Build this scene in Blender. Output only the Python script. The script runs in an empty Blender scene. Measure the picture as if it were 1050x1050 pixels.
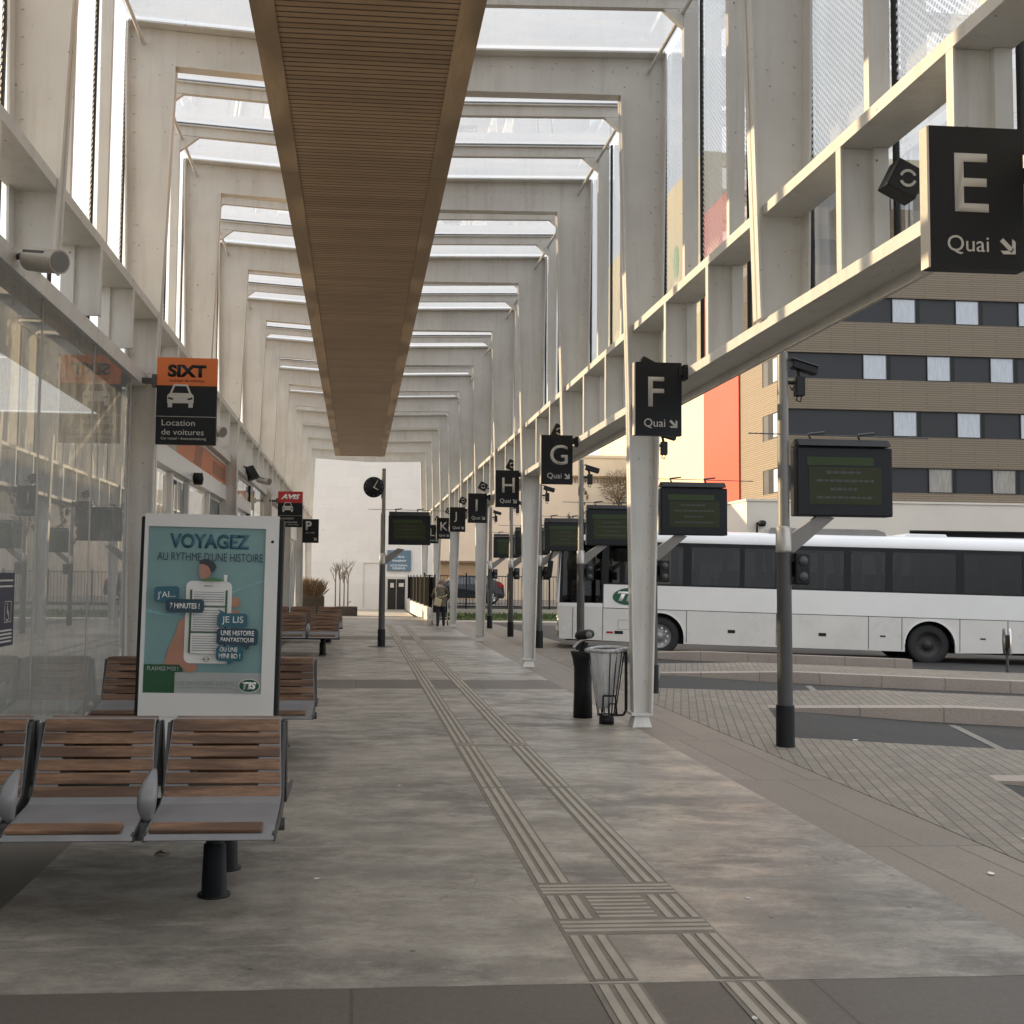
import bpy, bmesh, math, random
from mathutils import Vector, Matrix, Euler
R = math.radians
random.seed(7)
S = bpy.context.scene
COL = S.collection

# ------------------------------------------------------------------ materials
def newmat(name):
    m = bpy.data.materials.new(name); m.use_nodes = True
    nt = m.node_tree; nt.nodes.clear()
    out = nt.nodes.new('ShaderNodeOutputMaterial')
    return m, nt, out

def N(nt, kind, **kw):
    n = nt.nodes.new('ShaderNode' + kind)
    for k, v in kw.items():
        if k in n.inputs: n.inputs[k].default_value = v
        else: setattr(n, k, v)
    return n

def coords(nt, scale=(1, 1, 1), rot=(0, 0, 0), loc=(0, 0, 0), world=True):
    """position in metres (object space of meshes modelled in world coordinates)"""
    if world:
        g = N(nt, 'NewGeometry'); src = g.outputs['Position']
    else:
        g = N(nt, 'TexCoord'); src = g.outputs['Object']
    mp = N(nt, 'Mapping')
    mp.inputs['Scale'].default_value = scale; mp.inputs['Rotation'].default_value = rot
    mp.inputs['Location'].default_value = loc
    nt.links.new(src, mp.inputs['Vector'])
    return mp.outputs['Vector']

def ramp(nt, fac, stops):
    r = N(nt, 'ValToRGB')
    e = r.color_ramp.elements
    while len(e) < len(stops): e.new(0.5)
    for i, (p, c) in enumerate(stops):
        e[i].position = p; e[i].color = (c, c, c, 1) if isinstance(c, float) else (*c, 1)
    nt.links.new(fac, r.inputs['Fac'])
    return r.outputs['Color']

def mix(nt, fac, a, b, blend='MIX'):
    m = N(nt, 'Mix'); m.data_type = 'RGBA'; m.blend_type = blend
    for sock, v in ((m.inputs[0], fac), (m.inputs[6], a), (m.inputs[7], b)):
        if isinstance(v, (int, float)): sock.default_value = v
        elif isinstance(v, tuple): sock.default_value = (*v, 1)
        else: nt.links.new(v, sock)
    return m.outputs[2]

def noise(nt, vec, scale, detail=4, rough=.55):
    n = N(nt, 'TexNoise', Scale=scale, Detail=detail, Roughness=rough)
    nt.links.new(vec, n.inputs['Vector'])
    return n.outputs['Fac']

def surf(name, col, rough=.5, metal=0., var=.12, nscale=3., bump=0., bscale=60., dirt=0., dcol=(.05, .045, .04), world=True, spec=.5, stretch=(1, 1, 1)):
    m, nt, out = newmat(name)
    b = N(nt, 'BsdfPrincipled', Roughness=rough, Metallic=metal)
    b.inputs['Specular IOR Level'].default_value = spec
    v = coords(nt, stretch, world=world)
    f = noise(nt, v, nscale)
    lo = tuple(c * (1 - var) for c in col); hi = tuple(min(1, c * (1 + var)) for c in col)
    c = mix(nt, ramp(nt, f, [(.3, 0.), (.7, 1.)]), lo, hi)
    if dirt:
        d = noise(nt, v, nscale * 3.1, 8, .7)
        c = mix(nt, ramp(nt, d, [(.56, 0.), (.74, float(dirt))]), c, dcol)
    nt.links.new(c, b.inputs['Base Color'])
    rr = N(nt, 'MapRange'); rr.inputs['To Min'].default_value = max(.03, rough - .08); rr.inputs['To Max'].default_value = min(1, rough + .1)
    nt.links.new(f, rr.inputs['Value']); nt.links.new(rr.outputs[0], b.inputs['Roughness'])
    if bump:
        bp = N(nt, 'Bump', Strength=bump, Distance=.01)
        nt.links.new(noise(nt, v, bscale, 3), bp.inputs['Height']); nt.links.new(bp.outputs[0], b.inputs['Normal'])
    nt.links.new(b.outputs[0], out.inputs[0])
    return m

M = {}
def steel_mat():
    m, nt, out = newmat('painted steel')
    b = N(nt, 'BsdfPrincipled', Roughness=.45)
    v = coords(nt)
    c = mix(nt, ramp(nt, noise(nt, v, 1.3, 5), [(.3, 0.), (.7, 1.)]), (.60, .585, .55), (.71, .695, .66))
    vs = coords(nt, (6, 6, .5))
    c = mix(nt, ramp(nt, noise(nt, vs, 1.2, 6, .7), [(.5, 0.), (.8, .35)]), c, (.25, .21, .16))      # run-off streaks
    sp = N(nt, 'TexVoronoi', Scale=9.); sp.feature = 'F1'; nt.links.new(v, sp.inputs['Vector'])
    f = ramp(nt, sp.outputs['Distance'], [(.045, 1.), (.11, 0.)])
    g = mix(nt, 1., f, ramp(nt, noise(nt, v, 1.9, 3), [(.46, 0.), (.56, .9)]), 'MULTIPLY')
    c = mix(nt, g, c, (.11, .09, .07))                                                            # chips and fly spots
    nt.links.new(c, b.inputs['Base Color']); nt.links.new(b.outputs[0], out.inputs[0])
    return m
M['steel'] = steel_mat()

def concrete_mat():
    m, nt, out = newmat('worn polished concrete')
    b = N(nt, 'BsdfPrincipled', Roughness=.4); b.inputs['Specular IOR Level'].default_value = .35
    v = coords(nt); vs = coords(nt, (.30, .55, 1), (0, 0, .12)); v2 = coords(nt, (.75, 1.2, 1), (0, 0, .5), (7.3, 2.1, 0))
    big = noise(nt, vs, 1.25, 9, .62); sm = noise(nt, v2, 2.6, 12, .72); fine = noise(nt, v, 55., 4, .7)
    c = mix(nt, ramp(nt, big, [(.38, 0.), (.60, 1.)]), (.125, .108, .086), (.31, .274, .222))
    c = mix(nt, ramp(nt, sm, [(.46, 0.), (.66, .8)]), c, (.43, .385, .315))
    c = mix(nt, ramp(nt, noise(nt, v2, 1.1, 12, .70), [(.50, 0.), (.66, .62)]), c, (.090, .077, .060))
    c = mix(nt, ramp(nt, noise(nt, coords(nt, (.35, 2.6, 1), (0, 0, -.12)), 2.4, 10, .72), [(.55, 0.), (.68, .6)]), c, (.47, .43, .36))  # pale bands across the platform, floor sheen painted into the colour
    grit = noise(nt, v, 9., 12, .82)
    c = mix(nt, ramp(nt, grit, [(.36, .6), (.47, 0.)]), c, (.095, .08, .063))
    c = mix(nt, ramp(nt, grit, [(.56, 0.), (.68, .45)]), c, (.48, .44, .37))
    wn_ = N(nt, 'TexVoronoi', Scale=.9); wn_.feature = 'DISTANCE_TO_EDGE'; wv_ = N(nt, 'VectorMath'); wv_.operation = 'ADD'
    nn = N(nt, 'TexNoise', Scale=1.6, Detail=8.); nt.links.new(v, nn.inputs['Vector']); nt.links.new(v, wv_.inputs[0]); nt.links.new(nn.outputs['Color'], wv_.inputs[1]); nt.links.new(wv_.outputs[0], wn_.inputs['Vector'])
    crack = mix(nt, 1., ramp(nt, wn_.outputs['Distance'], [(.003, 1.), (.008, 0.)]), ramp(nt, noise(nt, v, .5, 2), [(.54, 0.), (.60, .55)]), 'MULTIPLY')
    c = mix(nt, crack, c, (.07, .06, .048))
    c = mix(nt, .16, c, ramp(nt, fine, [(.3, .15), (.7, .5)]))
    sp = N(nt, 'TexVoronoi', Scale=3.2); nt.links.new(v, sp.inputs['Vector'])
    c = mix(nt, ramp(nt, sp.outputs['Distance'], [(.03, .75), (.055, 0.)]), c, (.05, .045, .04))
    nt.links.new(c, b.inputs['Base Color'])
    nt.links.new(ramp(nt, sm, [(.36, .58), (.62, .34)]), b.inputs['Roughness'])
    bp = N(nt, 'Bump', Strength=.12, Distance=.004); nt.links.new(fine, bp.inputs['Height']); nt.links.new(bp.outputs[0], b.inputs['Normal'])
    nt.links.new(b.outputs[0], out.inputs[0])
    return m
M['concrete'] = concrete_mat()

def brickmat(name, c1, c2, mortar, w, h, rot=0., msize=.01, offset=.5, rough=.7, bump=.4, plane='XY', scale=1., varc=.5, loc=(0, 0, 0), rows=None):
    m, nt, out = newmat(name)
    b = N(nt, 'BsdfPrincipled', Roughness=rough)
    g = N(nt, 'NewGeometry'); vec = g.outputs['Position']
    if plane != 'XY':
        s = N(nt, 'SeparateXYZ'); nt.links.new(vec, s.inputs[0]); cb = N(nt, 'CombineXYZ')
        nt.links.new(s.outputs['X' if plane == 'XZ' else 'Y'], cb.inputs[0]); nt.links.new(s.outputs['Z'], cb.inputs[1]); vec = cb.outputs[0]
    mp = N(nt, 'Mapping'); mp.inputs['Rotation'].default_value = (0, 0, rot); mp.inputs['Location'].default_value = loc
    nt.links.new(vec, mp.inputs['Vector'])
    br = N(nt, 'TexBrick'); br.offset = offset
    br.inputs['Color1'].default_value = (*c1, 1); br.inputs['Color2'].default_value = (*c2, 1); br.inputs['Mortar'].default_value = (*mortar, 1)
    br.inputs['Scale'].default_value = scale; br.inputs['Mortar Size'].default_value = msize
    br.inputs['Brick Width'].default_value = w; br.inputs['Row Height'].default_value = h; br.inputs['Bias'].default_value = 0
    nt.links.new(mp.outputs[0], br.inputs['Vector'])
    v = coords(nt)
    if rows:                     # continuous course joints, deeper than the cross joints
        b2 = N(nt, 'TexBrick'); b2.offset = 0
        b2.inputs['Scale'].default_value = 1; b2.inputs['Mortar Size'].default_value = .006; b2.inputs['Brick Width'].default_value = 400.; b2.inputs['Row Height'].default_value = rows[1]
        nt.links.new(mp.outputs[0], b2.inputs['Vector'])
    c = mix(nt, ramp(nt, noise(nt, v, 1.1, 6, .65), [(.3, 0.), (.72, varc)]), br.outputs['Color'], tuple(x * .6 for x in c1))
    c = mix(nt, .22, c, mix(nt, ramp(nt, noise(nt, v, 38., 4, .7), [(.3, 0.), (.7, 1.)]), tuple(x * .45 for x in c1), tuple(min(1, x * 1.6) for x in c2)))
    if rows: c = mix(nt, b2.outputs['Fac'], c, (.085, .073, .06))
    nt.links.new(c, b.inputs['Base Color'])
    bp = N(nt, 'Bump', Strength=bump, Distance=.006, invert=True); nt.links.new(br.outputs['Fac'], bp.inputs['Height']); nt.links.new(bp.outputs[0], b.inputs['Normal'])
    nt.links.new(b.outputs[0], out.inputs[0])
    return m
M['slab_dark'] = brickmat('dark stone slabs', (.112, .096, .078), (.135, .116, .094), (.05, .043, .035), 1.9, 3.0, 0, .008, .0, .55, .3)
M['slab_left'] = brickmat('dark stone slabs side', (.125, .106, .086), (.15, .13, .105), (.055, .047, .038), 3., 2.4, 0, .008, .0, .55, .3)
M['slab_right'] = brickmat('warm stone slabs', (.195, .166, .132), (.24, .205, .165), (.075, .063, .05), .445, 2.2, 0, .009, .5, .62, .3, loc=(-3.115, 0, 0))
M['paver'] = brickmat('block paving', (.185, .162, .128), (.272, .236, .188), (.12, .104, .083), .20, .102, R(-73), .006, .5, .75, .4, rows=(R(-73), .102))
M['hotel'] = brickmat('tan ribbed cladding', (.210, .168, .118), (.245, .196, .137), (.118, .094, .066), 2.4, .11, 0, .028, .5, .75, .3, 'XZ', varc=.15)
M['hotel_side'] = brickmat('tan ribbed cladding flank', (.210, .168, .118), (.245, .196, .137), (.118, .094, .066), 2.4, .11, 0, .028, .5, .75, .3, 'YZ', varc=.15)
M['white_wall'] = brickmat('white painted blockwork', (.80, .755, .685), (.85, .805, .735), (.73, .685, .62), 1.2, .6, 0, .008, .5, .8, .2, 'XZ', varc=.22)
M['far_wall'] = surf('weathered render', (.62, .575, .51), .85, var=.1, nscale=.25, dirt=.25, dcol=(.45, .40, .34))
M['cream_wall'] = surf('cream render', (.62, .54, .34), .8, var=.05, nscale=.4)
M['podium'] = surf('pale render', (.62, .57, .50), .8, var=.05, nscale=.4, dirt=.1, dcol=(.45, .41, .36))
M['red_wall'] = surf('vermilion panels', (.43, .05, .016), .6, var=.06, nscale=.4)
M['char'] = surf('charcoal panels', (.015, .016, .019), .55, var=.1, nscale=.6)
M['asphalt'] = surf('asphalt', (.036, .034, .031), .8, var=.25, nscale=2., bump=.5, bscale=90., dirt=.3, dcol=(.09, .085, .075))
M['kerb'] = brickmat('granite kerb', (.33, .275, .235), (.39, .33, .28), (.15, .125, .105), 1.0, 4.0, R(18), .01, .0, .7, .3)
M['line'] = surf('road line paint', (.20, .185, .16), .7, var=.2, nscale=8., dirt=.8, dcol=(.15, .14, .125))
M['bar'] = surf('tactile bar', (.325, .292, .24), .55, var=.14, nscale=5., dirt=.35, dcol=(.2, .18, .16))
M['joint'] = surf('tactile bed', (.185, .162, .132), .7, var=.15, nscale=5.)
M['grass'] = surf('short grass', (.075, .105, .03), .9, var=.4, nscale=6., bump=.8, bscale=60.)
M['street'] = surf('street asphalt', (.12, .115, .105), .8, var=.2, nscale=1.)
M['pave_far'] = surf('far pavement', (.40, .36, .30), .75, var=.12, nscale=.8, dirt=.3, dcol=(.24, .21, .18))
M['black'] = surf('black paint', (.008, .009, .010), .5, var=.15, spec=.3)
M['black_rub'] = surf('black rubber', (.015, .015, .016), .7, var=.2)
M['signblack'] = surf('sign black', (.007, .009, .012), .45, var=.12, nscale=2., spec=.25)
M['signedge'] = surf('sign edge', (.58, .53, .45), .5)
M['signtext'] = surf('sign lettering', (.50, .48, .445), .5, var=.05)
M['postgrey'] = surf('grey post paint', (.19, .18, .165), .42, var=.12, dirt=.2)
M['postdark'] = surf('dark post sleeve', (.055, .055, .055), .45, var=.15, dirt=.25, dcol=(.12, .11, .10))
M['collar'] = surf('bare aluminium', (.42, .40, .37), .35, .6)
M['darkgrey'] = surf('dark grey metal', (.055, .055, .058), .45)
M['screen'] = surf('lcd glass', (.026, .031, .011), .4, var=.08, nscale=2., spec=.2)
M['screen_bar'] = surf('lcd band', (.030, .048, .016), .4, var=.08, nscale=2., spec=.2)
M['screen_text'] = surf('lcd segments', (.012, .018, .006), .3)
M['bench_metal'] = surf('bench steel', (.255, .255, .265), .42, .1, var=.1, nscale=6.)
M['bench_dark'] = surf('bench dark steel', (.06, .06, .063), .45, .2)
def wood_mat(name, lo, hi, stretch, rough=.5):
    m, nt, out = newmat(name)
    b = N(nt, 'BsdfPrincipled', Roughness=rough)
    v = coords(nt, stretch)
    a = noise(nt, v, 6., 8, .65)
    c = mix(nt, ramp(nt, a, [(.3, 0.), (.7, 1.)]), lo, hi)
    v2 = coords(nt, (1.6, .6, 24.))
    c = mix(nt, ramp(nt, noise(nt, v2, 1., 1), [(.42, 0.), (.58, .75)]), c, tuple(x * .5 for x in lo))
    nt.links.new(c, b.inputs['Base Color'])
    bp = N(nt, 'Bump', Strength=.25, Distance=.002); nt.links.new(a, bp.inputs['Height']); nt.links.new(bp.outputs[0], b.inputs['Normal'])
    nt.links.new(b.outputs[0], out.inputs[0])
    return m
M['slat'] = wood_mat('weathered hardwood', (.135, .070, .040), (.33, .185, .105), (1.5, 14, 14))

def lath_mat():
    m, nt, out = newmat('timber laths')
    b = N(nt, 'BsdfPrincipled', Roughness=.55)
    g = N(nt, 'NewGeometry'); s = N(nt, 'SeparateXYZ'); nt.links.new(g.outputs['Position'], s.inputs[0])
    md = N(nt, 'Math'); md.operation = 'DIVIDE'; nt.links.new(s.outputs['Y'], md.inputs[0]); md.inputs[1].default_value = .085
    fr = N(nt, 'Math'); fr.operation = 'FRACT'; nt.links.new(md.outputs[0], fr.inputs[0])
    fl = N(nt, 'Math'); fl.operation = 'FLOOR'; nt.links.new(md.outputs[0], fl.inputs[0])
    wn = N(nt, 'TexWhiteNoise'); wn.noise_dimensions = '1D'; nt.links.new(fl.outputs[0], wn.inputs['W'])
    gr = ramp(nt, fr.outputs[0], [(.0, 1.), (.17, 1.), (.22, 0.), (1., 0.)])
    v = coords(nt, (1.2, 20, 1))
    c = mix(nt, ramp(nt, noise(nt, v, 3., 5, .6), [(.3, 0.), (.7, 1.)]), (.41, .275, .160), (.54, .37, .22))
    c = mix(nt, ramp(nt, wn.outputs[0], [(0., 0.), (1., .35)]), c, (.165, .105, .062))
    big = noise(nt, coords(nt), .5, 4)
    c = mix(nt, ramp(nt, big, [(.4, 0.), (.75, .35)]), c, (.16, .105, .062))
    c = mix(nt, gr, c, (.05, .03, .018))
    nt.links.new(c, b.inputs['Base Color'])
    bp = N(nt, 'Bump', Strength=.8, Distance=.012, invert=True); nt.links.new(gr, bp.inputs['Height']); nt.links.new(bp.outputs[0], b.inputs['Normal'])
    nt.links.new(b.outputs[0], out.inputs[0])
    return m
M['lath'] = lath_mat()
M['trim'] = wood_mat('timber trim', (.44, .31, .19), (.56, .40, .25), (12, .8, 12), .55)

def glass_mat(name, tint=(.93, .96, .95), refl=.9, base=.0, rough=.0, frit=False, dirty=.0):
    m, nt, out = newmat(name)
    tr = N(nt, 'BsdfTransparent'); tr.inputs[0].default_value = (*tint, 1)
    gl = N(nt, 'BsdfGlossy', Roughness=rough); gl.inputs[0].default_value = (.95, .97, 1, 1)
    fz = N(nt, 'Fresnel', IOR=1.5)
    mm = N(nt, 'Math'); mm.operation = 'MULTIPLY_ADD'; nt.links.new(fz.outputs[0], mm.inputs[0]); mm.inputs[1].default_value = refl; mm.inputs[2].default_value = base
    mx = N(nt, 'MixShader'); nt.links.new(mm.outputs[0], mx.inputs[0]); nt.links.new(tr.outputs[0], mx.inputs[1]); nt.links.new(gl.outputs[0], mx.inputs[2])
    last = mx.outputs[0]
    if dirty:
        df = N(nt, 'BsdfTranslucent'); df.inputs[0].default_value = (.5, .5, .49, 1)
        vs = coords(nt, (.6, 2.2, 1.)); f = ramp(nt, noise(nt, vs, 1.6, 8, .7), [(.42, dirty * .22), (.75, dirty)])
        m2 = N(nt, 'MixShader'); nt.links.new(f, m2.inputs[0]); nt.links.new(last, m2.inputs[1]); nt.links.new(df.outputs[0], m2.inputs[2]); last = m2.outputs[0]
    if frit:
        g = N(nt, 'NewGeometry'); s = N(nt, 'SeparateXYZ'); nt.links.new(g.outputs['Position'], s.inputs[0])
        cb = N(nt, 'CombineXYZ'); nt.links.new(s.outputs['Y'], cb.inputs[0]); nt.links.new(s.outputs['Z'], cb.inputs[1])
        mp = N(nt, 'Mapping'); mp.inputs['Rotation'].default_value = (0, 0, R(45)); mp.inputs['Scale'].default_value = (26, 26, 1)
        nt.links.new(cb.outputs[0], mp.inputs['Vector'])
        fr = N(nt, 'VectorMath'); fr.operation = 'FRACTION'; nt.links.new(mp.outputs[0], fr.inputs[0])
        sb = N(nt, 'VectorMath'); sb.operation = 'SUBTRACT'; nt.links.new(fr.outputs[0], sb.inputs[0]); sb.inputs[1].default_value = (.5, .5, 0)
        ln = N(nt, 'VectorMath'); ln.operation = 'LENGTH'; nt.links.new(sb.outputs[0], ln.inputs[0])
        mr = N(nt, 'MapRange'); nt.links.new(s.outputs['Z'], mr.inputs['Value'])
        mr.inputs['From Min'].default_value = 4.5; mr.inputs['From Max'].default_value = 7.4; mr.inputs['To Min'].default_value = .43; mr.inputs['To Max'].default_value = .2
        lt = N(nt, 'Math'); lt.operation = 'LESS_THAN'; nt.links.new(ln.outputs['Value'], lt.inputs[0]); nt.links.new(mr.outputs[0], lt.inputs[1])
        gt = N(nt, 'Math'); gt.operation = 'GREATER_THAN'; nt.links.new(s.outputs['Z'], gt.inputs[0]); gt.inputs[1].default_value = 4.55
        an = N(nt, 'Math'); an.operation = 'MULTIPLY'; nt.links.new(lt.outputs[0], an.inputs[0]); nt.links.new(gt.outputs[0], an.inputs[1])
        sc = N(nt, 'Math'); sc.operation = 'MULTIPLY'; nt.links.new(an.outputs[0], sc.inputs[0]); sc.inputs[1].default_value = .8
        d = N(nt, 'BsdfDiffuse'); d.inputs[0].default_value = (.62, .62, .60, 1)
        t = N(nt, 'BsdfTranslucent'); t.inputs[0].default_value = (.75, .74, .70, 1)
        ds = N(nt, 'MixShader'); ds.inputs[0].default_value = .6; nt.links.new(d.outputs[0], ds.inputs[1]); nt.links.new(t.outputs[0], ds.inputs[2])
        m3 = N(nt, 'MixShader'); nt.links.new(sc.outputs[0], m3.inputs[0]); nt.links.new(last, m3.inputs[1]); nt.links.new(ds.outputs[0], m3.inputs[2]); last = m3.outputs[0]
    nt.links.new(last, out.inputs[0])
    return m
M['roof_glass'] = glass_mat('roof glass', (.98, .99, 1.), .6, dirty=.40)
M['frit_glass'] = glass_mat('dotted side glass', (.93, .95, .95), .6, frit=True, dirty=.1)
M['shop_glass'] = glass_mat('shopfront glass', (.84, .87, .86), 1.05, .13, dirty=.55)  # film strengthened beyond dirt: pale haze stands in for bright reflections
M['bus_glass'] = glass_mat('tinted coach glass', (.12, .128, .13), .5, .008)
M['mesh_black'] = surf('black mesh', (.012, .012, .012), .95, var=.2, spec=.0)
M['car_glass'] = glass_mat('car glass', (.12, .13, .14), .9, .05)
def bag_mat():
    m, nt, out = newmat('clear bag film')
    tr = N(nt, 'BsdfTransparent'); df = N(nt, 'BsdfDiffuse'); df.inputs[0].default_value = (.62, .62, .62, 1); tl = N(nt, 'BsdfTranslucent'); tl.inputs[0].default_value = (.6, .6, .6, 1)
    gl = N(nt, 'BsdfGlossy', Roughness=.22)
    a = N(nt, 'MixShader'); a.inputs[0].default_value = .5; nt.links.new(df.outputs[0], a.inputs[1]); nt.links.new(tl.outputs[0], a.inputs[2])
    b = N(nt, 'MixShader'); b.inputs[0].default_value = .3; nt.links.new(a.outputs[0], b.inputs[1]); nt.links.new(gl.outputs[0], b.inputs[2])
    v = coords(nt, (14, 14, 2.5), (.3, .2, 0)); f = ramp(nt, noise(nt, v, 1.3, 5, .6), [(.30, .55), (.62, .95)])
    c = N(nt, 'MixShader'); nt.links.new(f, c.inputs[0]); nt.links.new(tr.outputs[0], c.inputs[1]); nt.links.new(b.outputs[0], c.inputs[2]); nt.links.new(c.outputs[0], out.inputs[0])
    return m
M['bag'] = bag_mat()
M['white_paint'] = surf('white enamel', (.74, .735, .72), .3, var=.03, nscale=2.)
M['bus_white'] = surf('coach white', (.74, .73, .71), .22, var=.03, nscale=1.2, dirt=.12, dcol=(.55, .52, .47))
M['bus_low'] = surf('coach white lower panels', (.63, .61, .575), .28, var=.05, nscale=1.2, dirt=.3, dcol=(.42, .39, .34))
M['bus_roof'] = surf('coach roof', (.76, .76, .76), .3, var=.04, nscale=1.)
M['seat_cloth'] = surf('coach seat cloth', (.035, .04, .05), .9, var=.3, nscale=8.)
M['curtain'] = surf('curtain cloth', (.16, .16, .155), .9, var=.15, nscale=20.)
M['net'] = surf('net curtain', (.50, .53, .57), .8, var=.12, nscale=3., stretch=(6, 6, .6))
M['beige_net'] = surf('drawn beige curtain', (.30, .28, .25), .8, var=.25, nscale=3., stretch=(6, 6, .6))
M['green_logo'] = surf('logo green', (.012, .085, .042), .4, var=.03)
M['white_logo'] = surf('logo white', (.80, .80, .78), .4, var=.02)
M['orange'] = surf('orange panel', (.60, .135, .022), .4, var=.05, nscale=1.)
M['orange_faded'] = surf('faded orange panel', (.55, .19, .09), .5, var=.08, nscale=1.)
M['red_sign'] = surf('red panel', (.42, .018, .025), .4, var=.05)
M['poster_teal'] = surf('poster teal', (.19, .335, .335), .3, var=.08, nscale=2.)
M['poster_dark'] = surf('poster petrol', (.02, .11, .155), .3)
M['poster_navy'] = surf('poster navy', (.012, .045, .075), .3)
M['poster_grey'] = surf('poster grey', (.40, .42, .415), .3, var=.05, nscale=3.)
M['poster_green'] = surf('poster green', (.02, .085, .035), .3)
M['poster_skin'] = surf('printed skin tone', (.44, .22, .15), .3, var=.1, nscale=4.)
M['poster_hair'] = surf('printed hair', (.015, .02, .025), .3)
M['poster_lgreen'] = surf('printed green shirt', (.05, .17, .05), .3)
M['ink'] = surf('printed grey text', (.22, .24, .25), .4)
M['blue_sign'] = surf('blue grey sign', (.115, .19, .25), .5, var=.05)
M['navy_notice'] = surf('navy notice', (.022, .026, .055), .4)
M['chrome'] = surf('bright metal', (.6, .6, .6), .25, .8)
M['tyre'] = surf('tyre rubber', (.018, .018, .019), .75, var=.2)
M['rim'] = surf('steel rim', (.30, .30, .30), .4, .4)
M['rim_dark'] = surf('dirty steel rim', (.035, .034, .033), .6)
M['redlamp'] = surf('red lens', (.35, .015, .015), .2)
M['carpaint'] = surf('dark car paint', (.018, .020, .026), .2, var=.05)
M['door_black'] = surf('black door', (.012, .012, .013), .4)
M['jacket'] = surf('olive grey jacket', (.125, .108, .078), .9, var=.2, nscale=9.)
M['trousers'] = surf('dark trousers', (.018, .02, .026), .9)
M['skin'] = surf('skin', (.42, .26, .19), .6)
M['hair'] = surf('grey hair', (.24, .21, .18), .8)
M['strap'] = surf('cream canvas', (.50, .43, .28), .8)
M['bark'] = surf('bark', (.11, .085, .06), .9, var=.3, nscale=12.)
M['twig'] = surf('winter twigs', (.22, .17, .12), .9, var=.3, nscale=5.)
M['reed'] = surf('dry grass', (.20, .14, .09), .9, var=.35, nscale=14.)
M['planter'] = surf('dark planter', (.055, .045, .036), .8, var=.3, nscale=8.)
M['leaf'] = surf('dead leaf', (.16, .085, .04), .8)
M['paper'] = surf('paper scrap', (.68, .66, .62), .8)
M['interior'] = surf('hall interior', (.55, .53, .49), .8, var=.1, nscale=1.)
M['lampgrey'] = surf('grey cast housing', (.40, .365, .315), .5, var=.1, nscale=10.)
M['tan_wall'] = surf('tan render', (.46, .36, .24), .8, var=.05)
M['ivy'] = surf('dry ivy leaf', (.13, .10, .065), .9, var=.3, nscale=6.)
M['green_oval'] = surf('green emblem', (.20, .42, .12), .5)
M['yellow_lamp'] = surf('clock hands', (.62, .58, .42), .4)

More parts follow.
